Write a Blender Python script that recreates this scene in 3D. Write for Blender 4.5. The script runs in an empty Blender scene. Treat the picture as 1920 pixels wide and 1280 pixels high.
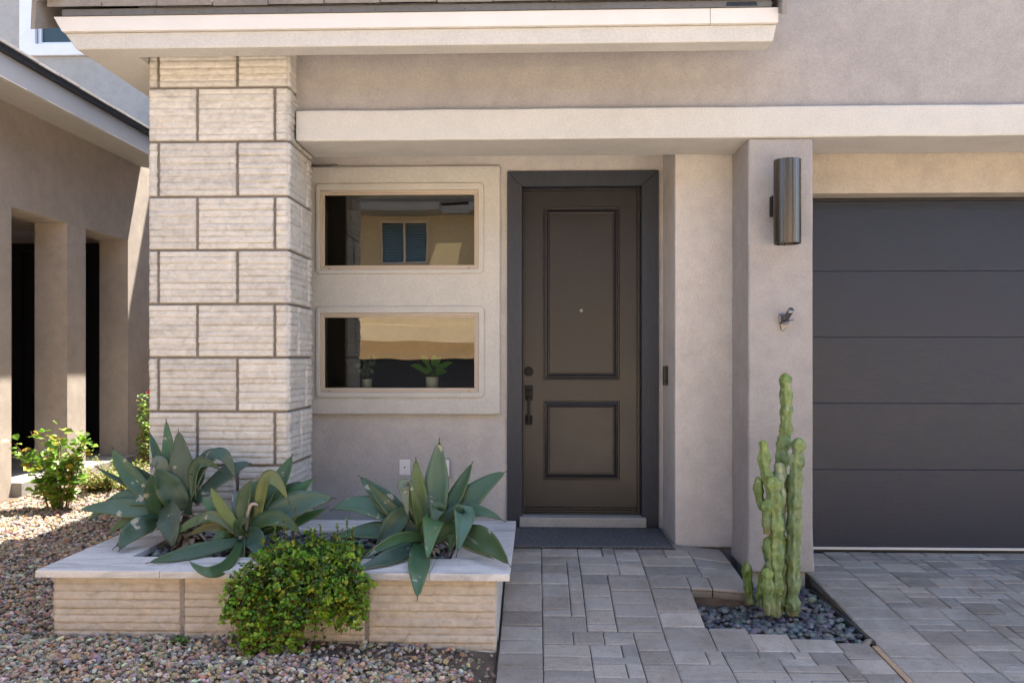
import bpy, math, random
import numpy as np
from mathutils import Vector, Matrix, noise

random.seed(7); RNG = np.random.default_rng(7)
SC = bpy.context.scene
C = SC.collection

# ------------------------------------------------------------------ camera, sky, sun
F = 1500.0; YAW = math.atan(45 / F); EYE = 1.25; HY = 670.0
cam_d = bpy.data.cameras.new('camera'); cam = bpy.data.objects.new('camera', cam_d); C.objects.link(cam)
cam_d.sensor_width = 36; cam_d.lens = 36 * F / 1920
cam_d.shift_y = (HY - 640) / 1920
cam_d.clip_end = 500; cam_d.clip_start = 0.05
cam.location = (0, 0, EYE); cam.rotation_euler = (math.radians(90), 0, YAW)
SC.camera = cam

SUNV = Vector((0.23, 0.34, 1.0)).normalized()
w = bpy.data.worlds.new('World'); SC.world = w; w.use_nodes = True
nt = w.node_tree; nt.nodes.clear()
sky = nt.nodes.new('ShaderNodeTexSky'); sky.sky_type = 'NISHITA'; sky.sun_disc = False
sky.sun_elevation = math.asin(SUNV.z); sky.sun_rotation = math.atan2(SUNV.x, SUNV.y)
sky.air_density = 1.0; sky.dust_density = 1.5; sky.ozone_density = 1.0
bg = nt.nodes.new('ShaderNodeBackground'); bg.inputs[1].default_value = 0.125
wo = nt.nodes.new('ShaderNodeOutputWorld')
nt.links.new(sky.outputs[0], bg.inputs[0]); nt.links.new(bg.outputs[0], wo.inputs[0])
sd = bpy.data.lights.new('sun', 'SUN'); sd.energy = 5.0; sd.angle = math.radians(0.5); sd.color = (1.0, 0.93, 0.84)
sun = bpy.data.objects.new('sun', sd); C.objects.link(sun)
sun.rotation_euler = SUNV.to_track_quat('Z', 'Y').to_euler(); sun.location = (2, 8, 20)
SC.view_settings.view_transform = 'Standard'; SC.view_settings.look = 'None'
SC.view_settings.gamma = 1; SC.view_settings.exposure = 2.03
SC.cycles.max_bounces = 10; SC.cycles.diffuse_bounces = 6

# ------------------------------------------------------------------ measuring helpers (real planes at depth Y)
ca, sa = math.cos(YAW), math.sin(YAW)
def PX(px, Y):
    u = (px - 960) / F
    return Y * (u * ca - sa) / (ca + u * sa)
def PZ(px, py, Y):
    X = PX(px, Y); zc = Y * ca - X * sa
    return EYE + (HY - py) * zc / F
def P3(px, py, Y): return Vector((PX(px, Y), Y, PZ(px, py, Y)))

# ------------------------------------------------------------------ mesh helpers
class MB:
    def __init__(s): s.v = []; s.f = []; s.col = []; s.uv = []
    def add(s, vs, fs, col=None, uvs=None):
        n = len(s.v); s.v.extend([tuple(p) for p in vs]); s.f.extend([tuple(i + n for i in f) for f in fs])
        s.col.extend([col or (1, 1, 1)] * len(vs) if not isinstance(col, list) else col)
        s.uv.extend(uvs if uvs else [(0, 0)] * len(vs))
        return s
    def box(s, x0, x1, y0, y1, z0, z1, col=None):
        vs = [(x0, y0, z0), (x1, y0, z0), (x1, y1, z0), (x0, y1, z0), (x0, y0, z1), (x1, y0, z1), (x1, y1, z1), (x0, y1, z1)]
        return s.add(vs, [(0, 3, 2, 1), (4, 5, 6, 7), (0, 1, 5, 4), (1, 2, 6, 5), (2, 3, 7, 6), (3, 0, 4, 7)], col)
    def prism(s, poly, y0, y1, col=None):      # poly in XZ, extruded along Y
        n = len(poly)
        vs = [(x, y0, z) for x, z in poly] + [(x, y1, z) for x, z in poly]
        fs = [tuple(range(n)), tuple(range(2 * n - 1, n - 1, -1))] + [(i, i + n, (i + 1) % n + n, (i + 1) % n) for i in range(n)]
        return s.add(vs, fs, col)
    def tube(s, pts, rad, seg=10, cap=True, col=None):
        pts = [Vector(p) for p in pts]; n = len(pts)
        if not hasattr(rad, '__len__'): rad = [rad] * n
        vs = []; T0 = None; U = None
        for i, p in enumerate(pts):
            T = (pts[min(i + 1, n - 1)] - pts[max(i - 1, 0)]).normalized()
            if U is None:
                U = T.cross(Vector((0, 0, 1)))
                if U.length < .1: U = T.cross(Vector((0, 1, 0)))
                U.normalize()
            else: U = (U - T * U.dot(T)).normalized()
            W = T.cross(U)
            for k in range(seg):
                a = 2 * math.pi * k / seg
                vs.append(p + (U * math.cos(a) + W * math.sin(a)) * rad[i])
        fs = [(i * seg + k, i * seg + (k + 1) % seg, (i + 1) * seg + (k + 1) % seg, (i + 1) * seg + k) for i in range(n - 1) for k in range(seg)]
        if cap: fs += [tuple(range(seg - 1, -1, -1)), tuple(range((n - 1) * seg, n * seg))]
        return s.add(vs, fs, col)
    def build(s, name, mat, parent=None, bevel=0, smooth=False, segs=2, auto=None):
        me = bpy.data.meshes.new(name)
        off = parent_world(parent)
        vs = [(x - off[0], y - off[1], z - off[2]) for x, y, z in s.v] if parent else s.v
        org = None
        if parent is None:
            a = np.array(s.v); org = ((a[:, 0].min() + a[:, 0].max()) / 2, (a[:, 1].min() + a[:, 1].max()) / 2, a[:, 2].min())
            vs = (a - np.array(org)).tolist()
        me.from_pydata(vs, [], s.f); me.update()
        if any(c != (1, 1, 1) for c in s.col):
            ca_ = me.color_attributes.new('col', 'FLOAT_COLOR', 'POINT')
            d = np.ones((len(s.v), 4), np.float32); d[:, :3] = np.array(s.col, np.float32); ca_.data.foreach_set('color', d.ravel())
        if any(u != (0, 0) for u in s.uv):
            ul = me.uv_layers.new(name='UVMap'); idx = np.zeros(len(me.loops), np.int32); me.loops.foreach_get('vertex_index', idx)
            ul.data.foreach_set('uv', np.array(s.uv, np.float32)[idx].ravel())
        o = bpy.data.objects.new(name, me); C.objects.link(o)
        if parent: o.parent = parent
        else: o.location = org
        me.materials.append(mat)
        if smooth: me.polygons.foreach_set('use_smooth', [True] * len(me.polygons))
        if bevel:
            b = o.modifiers.new('bevel', 'BEVEL'); b.width = bevel; b.segments = segs; b.limit_method = 'ANGLE'; b.angle_limit = math.radians(40); b.harden_normals = False
            me.polygons.foreach_set('use_smooth', [True] * len(me.polygons))
            try:
                wn = o.modifiers.new('wn', 'WEIGHTED_NORMAL'); wn.keep_sharp = True
            except Exception: pass
        return o
def parent_world(p):
    x = y = z = 0
    while p: x += p.location.x; y += p.location.y; z += p.location.z; p = p.parent
    return (x, y, z)
def thing(name, label, cat, loc, group=None):
    o = bpy.data.objects.new(name, None); C.objects.link(o); o.location = loc; o.empty_display_size = .1
    o['label'] = label; o['category'] = cat
    if group: o['group'] = group
    return o
def tag(o, label, cat, group=None, kind=None):
    o['label'] = label; o['category'] = cat
    if group: o['group'] = group
    if kind: o['kind'] = kind
    return o
def struct(o, label=None, cat=None, kind='structure'):
    o['kind'] = kind
    if label: o['label'] = label; o['category'] = cat
    return o

# ------------------------------------------------------------------ materials
def nodes(name):
    m = bpy.data.materials.new(name); m.use_nodes = True; t = m.node_tree
    return m, t, t.nodes['Principled BSDF']
def N(t, ty, **kw):
    n = t.nodes.new(ty)
    for k, v in kw.items(): setattr(n, k, v)
    return n
def noise_n(t, scale, detail=4, rough=.55, vec=None, dist=0):
    n = N(t, 'ShaderNodeTexNoise'); n.inputs['Scale'].default_value = scale; n.inputs['Detail'].default_value = detail
    n.inputs['Roughness'].default_value = rough; n.inputs['Distortion'].default_value = dist
    if vec: t.links.new(vec, n.inputs['Vector'])
    return n
def ramp(t, fac, stops):
    r = N(t, 'ShaderNodeValToRGB'); e = r.color_ramp.elements
    while len(e) < len(stops): e.new(.5)
    for i, (p, c) in enumerate(stops): e[i].position = p; e[i].color = (*c, 1) if len(c) == 3 else c
    t.links.new(fac, r.inputs[0]); return r
def mixc(t, fac, a, b, mode='MIX'):
    n = N(t, 'ShaderNodeMix', data_type='RGBA', blend_type=mode)
    for sock, v in ((n.inputs[0], fac), (n.inputs[6], a), (n.inputs[7], b)):
        if hasattr(v, 'links') or hasattr(v, 'is_linked'): t.links.new(v, sock)
        elif isinstance(v, (int, float)): sock.default_value = v
        else: sock.default_value = (*v, 1)
    return n.outputs[2]
def bump(t, h, strength, dist, nrm=None):
    b = N(t, 'ShaderNodeBump'); b.inputs['Strength'].default_value = strength; b.inputs['Distance'].default_value = dist
    t.links.new(h, b.inputs['Height'])
    if nrm: t.links.new(nrm, b.inputs['Normal'])
    return b.outputs[0]
def geo_pos(t):
    return N(t, 'ShaderNodeNewGeometry').outputs['Position']

def stucco(name, col, var=.09, rough=.9, bs=.35, stain=.10):
    m, t, p = nodes(name); pos = geo_pos(t)
    a = noise_n(t, 1.6, 5, .6, pos, .4); b = noise_n(t, 9, 4, .6, pos); c = noise_n(t, 190, 3, .6, pos); sp = noise_n(t, 95, 5, .75, pos)
    dark = tuple(x * (1 - var * 1.6) for x in col); lite = tuple(min(1, x * (1 + var * .7)) for x in col)
    r1 = ramp(t, a.outputs[0], [(.3, dark), (.7, lite)])
    r2 = ramp(t, b.outputs[0], [(.35, (1 - stain, 1 - stain, 1 - stain * .9)), (.6, (1, 1, 1))])
    r3 = ramp(t, sp.outputs[0], [(.32, (.84, .835, .83)), (.60, (1.04, 1.04, 1.04))])
    k = mixc(t, 1.0, r1.outputs[0], r2.outputs[0], 'MULTIPLY'); k = mixc(t, 1.0, k, r3.outputs[0], 'MULTIPLY')
    t.links.new(k, p.inputs['Base Color']); p.inputs['Roughness'].default_value = rough; p.inputs['Specular IOR Level'].default_value = .2
    n1 = bump(t, c.outputs[0], bs, .006); n2 = bump(t, sp.outputs[0], bs * 1.6, .008, n1)
    wv = noise_n(t, 4.5, 2, .5, pos); n3 = bump(t, wv.outputs[0], .35, .03, n2)
    t.links.new(n3, p.inputs['Normal']); return m
def painted(name, col, rough=.5, bs=.05, scale=60, var=.05, spec=.5):
    m, t, p = nodes(name); pos = geo_pos(t)
    a = noise_n(t, 5, 4, .6, pos); c = noise_n(t, scale, 3, .6, pos)
    r1 = ramp(t, a.outputs[0], [(.3, tuple(x * (1 - var) for x in col)), (.7, tuple(x * (1 + var) for x in col))])
    t.links.new(r1.outputs[0], p.inputs['Base Color'])
    rr = ramp(t, a.outputs[0], [(.3, (rough * .88,) * 3), (.7, (min(1, rough * 1.12),) * 3)]); t.links.new(rr.outputs[0], p.inputs['Roughness'])
    p.inputs['Specular IOR Level'].default_value = spec
    t.links.new(bump(t, c.outputs[0], bs, .01), p.inputs['Normal']); return m
def grained(name, col, rough=.45):
    m, t, p = nodes(name); tc = N(t, 'ShaderNodeTexCoord'); mp = N(t, 'ShaderNodeMapping')
    mp.inputs['Scale'].default_value = (110, 110, 7); t.links.new(geo_pos(t), mp.inputs[0])
    a = noise_n(t, 1, 5, .65, mp.outputs[0], 1.2)
    r1 = ramp(t, a.outputs[0], [(.35, tuple(x * .7 for x in col)), (.65, tuple(x * 1.25 for x in col))])
    t.links.new(r1.outputs[0], p.inputs['Base Color']); p.inputs['Roughness'].default_value = rough
    t.links.new(bump(t, a.outputs[0], .6, .006), p.inputs['Normal']); return m
def stone_mat(name, light, warm, grey):
    m, t, p = nodes(name); pos = geo_pos(t)
    mp = N(t, 'ShaderNodeMapping'); mp.inputs['Scale'].default_value = (1, 1, 1.5); t.links.new(pos, mp.inputs[0])
    a = noise_n(t, 3.5, 6, .65, mp.outputs[0], .8); b = noise_n(t, 14, 5, .6, mp.outputs[0], 1.0); c = noise_n(t, 120, 4, .65, pos)
    r1 = ramp(t, a.outputs[0], [(.3, grey), (.48, light), (.62, light), (.75, warm)])
    r2 = ramp(t, b.outputs[0], [(.3, (.80, .79, .78)), (.6, (1.03, 1.03, 1.03))])
    at = N(t, 'ShaderNodeAttribute', attribute_name='col')
    k = mixc(t, 1.0, r1.outputs[0], r2.outputs[0], 'MULTIPLY'); k = mixc(t, 1.0, k, at.outputs['Color'], 'MULTIPLY')
    t.links.new(k, p.inputs['Base Color']); p.inputs['Roughness'].default_value = .85; p.inputs['Specular IOR Level'].default_value = .25
    n1 = bump(t, c.outputs[0], .35, .006); n2 = bump(t, b.outputs[0], .2, .012, n1); t.links.new(n2, p.inputs['Normal']); return m
def attr_mat(name, rough=.8, bs=.3, scale=90, spec=.3, var=.25, tint=(1, 1, 1), transl=0, stain=False):
    m, t, p = nodes(name); pos = geo_pos(t)
    at = N(t, 'ShaderNodeAttribute', attribute_name='col')
    c = noise_n(t, scale, 4, .65, pos); r = ramp(t, c.outputs[0], [(.3, (1 - var,) * 3), (.7, (1 + var * .5,) * 3)])
    k = mixc(t, 1.0, at.outputs['Color'], r.outputs[0], 'MULTIPLY'); k = mixc(t, 1.0, k, tint, 'MULTIPLY')
    if stain:
        s1 = noise_n(t, 2.3, 6, .68, pos, .5); rs = ramp(t, s1.outputs[0], [(.30, (.70, .66, .62)), (.55, (1.02, 1.02, 1.02)), (.75, (1.12, 1.12, 1.12))]); k = mixc(t, 1.0, k, rs.outputs[0], 'MULTIPLY')
        s2 = noise_n(t, 26, 4, .7, pos, .4); rs2 = ramp(t, s2.outputs[0], [(.30, (.80, .79, .78)), (.48, (1, 1, 1))]); k = mixc(t, 1.0, k, rs2.outputs[0], 'MULTIPLY')
    t.links.new(k, p.inputs['Base Color']); p.inputs['Roughness'].default_value = rough; p.inputs['Specular IOR Level'].default_value = spec
    t.links.new(bump(t, c.outputs[0], bs, .004), p.inputs['Normal'])
    if transl:
        tr = N(t, 'ShaderNodeBsdfTranslucent'); t.links.new(k, tr.inputs[0]); mx = N(t, 'ShaderNodeMixShader'); mx.inputs[0].default_value = transl
        t.links.new(p.outputs[0], mx.inputs[1]); t.links.new(tr.outputs[0], mx.inputs[2]); t.links.new(mx.outputs[0], t.nodes['Material Output'].inputs[0])
    return m
def simple(name, col, rough=.5, metal=0, spec=.5):
    m, t, p = nodes(name); pos = geo_pos(t)
    a = noise_n(t, 30, 3, .6, pos)
    r1 = ramp(t, a.outputs[0], [(.3, tuple(x * .88 for x in col)), (.7, tuple(min(1, x * 1.08) for x in col))])
    t.links.new(r1.outputs[0], p.inputs['Base Color']); p.inputs['Roughness'].default_value = rough; p.inputs['Metallic'].default_value = metal
    p.inputs['Specular IOR Level'].default_value = spec; return m

M = {}
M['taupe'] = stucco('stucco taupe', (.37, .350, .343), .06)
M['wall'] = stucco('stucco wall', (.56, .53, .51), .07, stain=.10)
M['cream'] = stucco('stucco cream', (.535, .525, .50), .035, bs=.25, stain=.05)
M['trim'] = painted('painted trim', (.60, .58, .56), .6, .08, 80, .03)
M['tan'] = stucco('stucco tan', (.47, .42, .36), .07)
M['neigh'] = stucco('stucco neighbour', (.57, .495, .42), .08)
M['bluegrey'] = stucco('stucco blue grey', (.41, .40, .385), .04)
M['opp'] = stucco('stucco opposite', (.70, .56, .36), .05)
M['opp2'] = stucco('stucco opposite beam', (.68, .54, .34), .05)
M['slate'] = painted('slate paint', (.017, .017, .021), .33, .04, 160, .05, .38)
M['slatewood'] = grained('slate wood grain', (.021, .027, .042), .5)
def garage_mat():
    m = painted('garage paint', (.013, .021, .041), .34, .10, 260, .05, .36); t = m.node_tree; p = t.nodes['Principled BSDF']; mp = N(t, 'ShaderNodeMapping'); mp.inputs['Scale'].default_value = (14, 14, 260)
    t.links.new(geo_pos(t), mp.inputs[0]); a = noise_n(t, 1, 4, .6, mp.outputs[0], .4); t.links.new(bump(t, a.outputs[0], .35, .004), p.inputs['Normal']); return m
M['garage'] = garage_mat()
M['winframe'] = painted('window frame', (.46, .39, .32), .45, .03, 80, .02)
M['white'] = painted('white plastic', (.75, .74, .73), .4, .02)
M['whitevinyl'] = painted('white vinyl', (.70, .71, .74), .4, .02)
M['black'] = simple('black', (.012, .012, .013), .4)
M['bronze'] = simple('dark bronze', (.006, .0055, .005), .6, 0, .3)
M['chrome'] = simple('zinc', (.20, .20, .215), .35, 1)
M['concrete'] = stucco('concrete', (.40, .385, .36), .1, .9)
M['darkroom'] = simple('dark room', (.05, .047, .044), .9)
M['mortar'] = stucco('mortar', (.33, .29, .25), .12, bs=.8)
M['stone'] = stone_mat('split stone', (.55, .525, .485), (.57, .51, .43), (.46, .447, .43))
M['stonetan'] = stone_mat('split stone tan', (.53, .455, .375), (.46, .36, .26), (.50, .455, .40))
M['tile'] = stucco('roof tile', (.34, .315, .30), .2, bs=.6)
M['darkmetal'] = simple('grey flashing', (.13, .125, .12), .5, .3)
M['dirt'] = stucco('dirt', (.36, .275, .21), .2, bs=1.0, stain=.3)
M['joint'] = simple('joint sand', (.05, .046, .042), .95)
M['paver'] = attr_mat('concrete paver', .82, .5, 130, .3, .22, (1.30, 1.22, 1.11), stain=True)
M['gravel'] = attr_mat('gravel stone', .8, .3, 60, .3, .3, (.97, .92, .80))
M['pebble'] = attr_mat('black pebble', .45, .1, 40, .5, .25)
M['leafy'] = attr_mat('leafy', .45, .1, 40, .45, .15, transl=.25)
M['twig'] = attr_mat('twig', .8, .3, 60, .2, .3)
M['pot'] = painted('pot', (.62, .66, .66), .4, .02)
M['grout'] = stucco('planter grout', (.47, .41, .35), .12, bs=.7)
M['wood'] = grained('wood strip', (.40, .27, .17), .8)

def travertine():
    m, t, p = nodes('travertine'); pos = geo_pos(t)
    mp = N(t, 'ShaderNodeMapping'); mp.inputs['Scale'].default_value = (.9, 6, 3); mp.inputs['Rotation'].default_value = (0, 0, .12); t.links.new(pos, mp.inputs[0])
    a = noise_n(t, 2.2, 7, .68, mp.outputs[0], .9); c = noise_n(t, 70, 4, .7, pos)
    r = ramp(t, a.outputs[0], [(.3, (.25, .245, .245)), (.43, (.43, .42, .41)), (.55, (.60, .575, .555)), (.66, (.48, .46, .45)), (.78, (.33, .31, .30))])
    r2 = ramp(t, c.outputs[0], [(.30, (.7, .68, .65)), (.42, (1, 1, 1))])
    at = N(t, 'ShaderNodeAttribute', attribute_name='col')
    k = mixc(t, 1, r.outputs[0], r2.outputs[0], 'MULTIPLY'); k = mixc(t, 1, k, at.outputs['Color'], 'MULTIPLY')
    t.links.new(k, p.inputs['Base Color']); p.inputs['Roughness'].default_value = .6
    t.links.new(bump(t, c.outputs[0], .3, .005), p.inputs['Normal']); return m
M['trav'] = travertine()
def glass_mat(name, ior=1.9, tint=(.86, .92, .88), wob=.008):
    m, t, p = nodes(name); t.nodes.remove(p)
    fr = N(t, 'ShaderNodeFresnel'); fr.inputs[0].default_value = ior
    pos = geo_pos(t); n = noise_n(t, 2.2, 1, .4, pos); b = bump(t, n.outputs[0], wob, .12)
    gl = N(t, 'ShaderNodeBsdfGlossy'); gl.inputs['Roughness'].default_value = .0; gl.inputs[0].default_value = (.95, .95, .92, 1); t.links.new(b, gl.inputs['Normal'])
    tr = N(t, 'ShaderNodeBsdfTransparent'); tr.inputs[0].default_value = (*tint, 1)
    mx = N(t, 'ShaderNodeMixShader'); t.links.new(fr.outputs[0], mx.inputs[0]); t.links.new(tr.outputs[0], mx.inputs[1]); t.links.new(gl.outputs[0], mx.inputs[2])
    t.links.new(mx.outputs[0], t.nodes['Material Output'].inputs[0]); return m
M['glass'] = glass_mat('window glass', 2.3)
def dark_glass():
    m, t, p = nodes('far glass'); p.inputs['Base Color'].default_value = (.03, .05, .055, 1); p.inputs['Roughness'].default_value = .08; return m
M['farglass'] = dark_glass()
def brushed():
    m, t, p = nodes('brushed metal'); tc = N(t, 'ShaderNodeTexCoord')
    mp = N(t, 'ShaderNodeMapping'); mp.inputs['Scale'].default_value = (60, 60, .4); t.links.new(tc.outputs['Object'], mp.inputs[0])
    a = noise_n(t, 1.2, 5, .7, mp.outputs[0])
    r = ramp(t, a.outputs[0], [(.3, (.085, .078, .072)), (.7, (.20, .185, .17))]); t.links.new(r.outputs[0], p.inputs['Base Color'])
    rr = ramp(t, a.outputs[0], [(.3, (.22,) * 3), (.7, (.38,) * 3)]); t.links.new(rr.outputs[0], p.inputs['Roughness'])
    p.inputs['Metallic'].default_value = 1; return m
M['brushed'] = brushed()
def mat_rug():
    m, t, p = nodes('woven rug'); pos = geo_pos(t)
    mp = N(t, 'ShaderNodeMapping'); mp.inputs['Scale'].default_value = (130, 60, 60); t.links.new(pos, mp.inputs[0])
    a = noise_n(t, 1, 3, .7, mp.outputs[0]); r = ramp(t, a.outputs[0], [(.35, (.032, .032, .036)), (.7, (.16, .157, .168))])
    t.links.new(r.outputs[0], p.inputs['Base Color']); p.inputs['Roughness'].default_value = .95
    t.links.new(bump(t, a.outputs[0], .9, .008), p.inputs['Normal']); return m
M['rug'] = mat_rug()
def agave_mat():
    m, t, p = nodes('agave leaf'); pos = geo_pos(t)
    uv = N(t, 'ShaderNodeUVMap'); sx = N(t, 'ShaderNodeSeparateXYZ'); t.links.new(uv.outputs[0], sx.inputs[0])
    at = N(t, 'ShaderNodeAttribute', attribute_name='col')
    mp = N(t, 'ShaderNodeMapping'); mp.inputs['Scale'].default_value = (28, 1.2, 1); t.links.new(uv.outputs[0], mp.inputs[0])
    st = noise_n(t, 1, 3, .5, mp.outputs[0]); rs = ramp(t, st.outputs[0], [(.3, (.72, .76, .74)), (.7, (1.16, 1.12, 1.10))])
    k = mixc(t, 1, at.outputs['Color'], rs.outputs[0], 'MULTIPLY')
    bl = noise_n(t, 9, 4, .6, pos); rb = ramp(t, bl.outputs[0], [(.35, (0, 0, 0)), (.65, (1, 1, 1))])
    k = mixc(t, rb.outputs[0], k, mixc(t, .28, k, (.075, .115, .105)))
    # scars
    sc = noise_n(t, 9, 4, .62, pos, .3); rsc = ramp(t, sc.outputs[0], [(.635, (0, 0, 0)), (.66, (1, 1, 1))])
    k = mixc(t, rsc.outputs[0], k, (.30, .29, .22))
    sc2 = noise_n(t, 42, 3, .6, pos); rs2 = ramp(t, sc2.outputs[0], [(.70, (0, 0, 0)), (.73, (1, 1, 1))]); k = mixc(t, rs2.outputs[0], k, (.06, .035, .02))
    # yellow margin: |u-.5|
    su = N(t, 'ShaderNodeMath', operation='SUBTRACT'); su.inputs[1].default_value = .5; t.links.new(sx.outputs[0], su.inputs[0])
    ab = N(t, 'ShaderNodeMath', operation='ABSOLUTE'); t.links.new(su.outputs[0], ab.inputs[0])
    re = ramp(t, ab.outputs[0], [(.47, (0, 0, 0)), (.495, (.45, .45, .45))]); k = mixc(t, re.outputs[0], k, (.13, .15, .045))
    rt = ramp(t, sx.outputs[1], [(.93, (0, 0, 0)), (.965, (1, 1, 1))]); k = mixc(t, rt.outputs[0], k, (.07, .04, .025))
    t.links.new(k, p.inputs['Base Color']); p.inputs['Roughness'].default_value = .42; p.inputs['Specular IOR Level'].default_value = .45
    t.links.new(bump(t, st.outputs[0], .25, .004), p.inputs['Normal']); return m
M['agave'] = agave_mat()
def cactus_mat():
    m, t, p = nodes('cactus skin'); pos = geo_pos(t)
    at = N(t, 'ShaderNodeAttribute', attribute_name='col'); a = noise_n(t, 22, 4, .6, pos); b = noise_n(t, 70, 3, .6, pos)
    r = ramp(t, a.outputs[0], [(.35, (.62, .72, .70)), (.65, (1.2, 1.12, .9))]); k = mixc(t, 1, at.outputs['Color'], r.outputs[0], 'MULTIPLY')
    r2 = ramp(t, b.outputs[0], [(.66, (0, 0, 0)), (.70, (1, 1, 1))]); k = mixc(t, r2.outputs[0], k, (.42, .42, .34))
    t.links.new(k, p.inputs['Base Color']); p.inputs['Roughness'].default_value = .55
    t.links.new(bump(t, b.outputs[0], .4, .008), p.inputs['Normal']); return m
M['cactus'] = cactus_mat()

# ------------------------------------------------------------------ ground heights
def interp(x, xs, ys): return float(np.interp(x, xs, ys))
def z_walk(Y): return interp(Y, [-12, 0, 3, 3.6, 4.15, 4.75, 5.2, 6.2], [-.62, -.42, -.262, -.232, -.192, -.068, -.012, 0])
def z_drive(Y): return interp(Y, [-12, 0, 3, 3.6, 4.09, 5.0, 5.8], [-.62, -.42, -.262, -.232, -.196, -.118, -.10])
def z_gravel(X, Y):
    b = interp(Y, [-12, 0, 3, 4, 5.5, 7.5, 9, 12], [-.62, -.42, -.23, -.17, -.15, -.12, -.08, -.06])
    if Y < 5.2 and X > -1.2: b -= .05 * min(1, (X + 1.2)) * (1 if Y < 4.1 else 0.5)
    return b + .012 * noise.noise(Vector((X * 1.7, Y * 1.7, 0)))
def z_pave(X, Y):
    k = min(1, max(0, (X - .9) / .8)); k = k * k * (3 - 2 * k)
    return z_walk(Y) * (1 - k) + z_drive(Y) * k

# big ground sheet
def sheet(xs, ys, zf):
    mb = MB(); nx = len(xs)
    vs = [(x, y, zf(x, y)) for y in ys for x in xs]
    fs = [(j * nx + i, j * nx + i + 1, (j + 1) * nx + i + 1, (j + 1) * nx + i) for j in range(len(ys) - 1) for i in range(nx - 1)]
    return mb.add(vs, fs)
def zbase(X, Y):
    if X < -.1: return z_gravel(X, Y) - .005
    return -.36 if Y > 3 and X < 8 else z_drive(Y) - .1
xs = [-80, -20, -8, -6] + list(np.arange(-5, -.1, .15)) + [-.1, .3, 1, 2, 8, 20, 80]
ys = [-80, -20, -12, -4, 0, 1.5, 2.5] + list(np.arange(3, 12, .2)) + [14, 20, 80]
struct(sheet(xs, ys, zbase).build('ground', M['dirt'], smooth=True), 'bare tan dirt under the gravel and paving', 'ground')
struct(sheet([-30, 30], [-6.9, -3, 0, 1.2], lambda x, y: interp(y, [-7, 0, 1.2], [-.5, -.40, -.35])).build('road', stucco('alley concrete', (.70, .60, .48), .06)), 'pale concrete alley in the sun in front of the house', 'road')

# ------------------------------------------------------------------ pavers
def ashlar(x0, x1, y0, y1, u, rng):
    nx = int(round((x1 - x0) / u)); ny = int(round((y1 - y0) / (u * .90))); ux = (x1 - x0) / nx; uy = (y1 - y0) / ny
    occ = np.zeros((ny, nx), bool); out = []
    for j in range(ny):
        for i in range(nx):
            if occ[j, i]: continue
            opts = [(3, 2), (3, 1), (2, 2), (3, 2), (4, 2), (3, 1), (2, 1), (2, 2)]; rng.shuffle(opts)
            for (w_, h_) in opts + [(2, 1), (1, 2), (1, 1)]:
                if i + w_ <= nx and j + h_ <= ny and not occ[j:j + h_, i:i + w_].any():
                    if w_ > 1 and nx - i - w_ == 1: continue
                    occ[j:j + h_, i:i + w_] = True; out.append((x0 + i * ux, x0 + (i + w_) * ux, y0 + j * uy, y0 + (j + h_) * uy)); break
            else:
                occ[j, i] = True; out.append((x0 + i * ux, x0 + (i + 1) * ux, y0 + j * uy, y0 + (j + 1) * uy))
    return out
def pcol(tone=0):
    b = random.choice([.185, .205, .215, .225, .235, .245, .265]) * (1 + random.uniform(-.08, .08)); wv = random.uniform(-.02, .06)
    return (b * (1.03 + wv), b * (1.0 + wv * .2), b * (.985 - wv * .5))
def paver(mb, x0, x1, y0, y1, zf, gap=.0028, clip=None):
    x0 += gap; x1 -= gap; y0 += gap; y1 -= gap
    if x1 - x0 < .02 or y1 - y0 < .02: return
    c = pcol(); dz = random.uniform(-.0018, .0018); b = .007; tx = random.uniform(-.003, .003); ty = random.uniform(-.003, .003)
    cx, cy = (x0 + x1) / 2, (y0 + y1) / 2
    def z(x, y): return zf(x, y) + dz + (x - cx) * tx * 4 + (y - cy) * ty * 4
    j = [(random.uniform(-.0012, .0012), random.uniform(-.0012, .0012)) for _ in range(4)]
    P = [(x0, y0), (x1, y0), (x1, y1), (x0, y1)]; P = [(a + jj[0], q + jj[1]) for (a, q), jj in zip(P, j)]
    I = [(P[0][0] + b, P[0][1] + b), (P[1][0] - b, P[1][1] + b), (P[2][0] - b, P[2][1] - b), (P[3][0] + b, P[3][1] - b)]
    c_lit = tuple(min(.6, q * 1.16) for q in c); cd = tuple(q * .5 for q in c)  # rim lightened in colour to paint in the lit chamfer edge
    vs = [(x, y, z(x, y)) for x, y in I] + [(x, y, z(x, y) - .004) for x, y in P] + [(x, y, z(x, y) - .055) for x, y in P]
    fs = [(0, 1, 2, 3)] + [(4 + k, 4 + (k + 1) % 4, (k + 1) % 4, k) for k in range(4)] + [(8 + k, 8 + (k + 1) % 4, 4 + (k + 1) % 4, 4 + k) for k in range(4)]
    mb.add(vs, fs, [c] * 4 + [c_lit] * 4 + [cd] * 4)
rg = random.Random(3)
def rows(mb, x0, x1, y0, y1, d, zf, sub=None):
    y = y0
    while y < y1 - .02:
        dd = min(d * rg.choice([1, 1, 1, .98, 1.02]), y1 - y); 
        if y1 - y - dd < .05: dd = y1 - y
        paver(mb, x0, x1, y, y + dd, zf); y += dd
zw = lambda x, y: z_pave(x, y)
walk = MB()
XL = -.185; XM = .035; XR = .665; XB = .895; XD = 1.70
rows(walk, XL, XM, 1.2, 5.20, .152, zw)                      # edge course by the planter
rows(walk, XL, XM, 5.20, 5.92, .18, zw)
for r in ashlar(XM, XR, 1.2, 5.92, .079, rg): paver(walk, *r, zw)
rows(walk, XR, XB, 4.25, 4.66, .15, zw)
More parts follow.
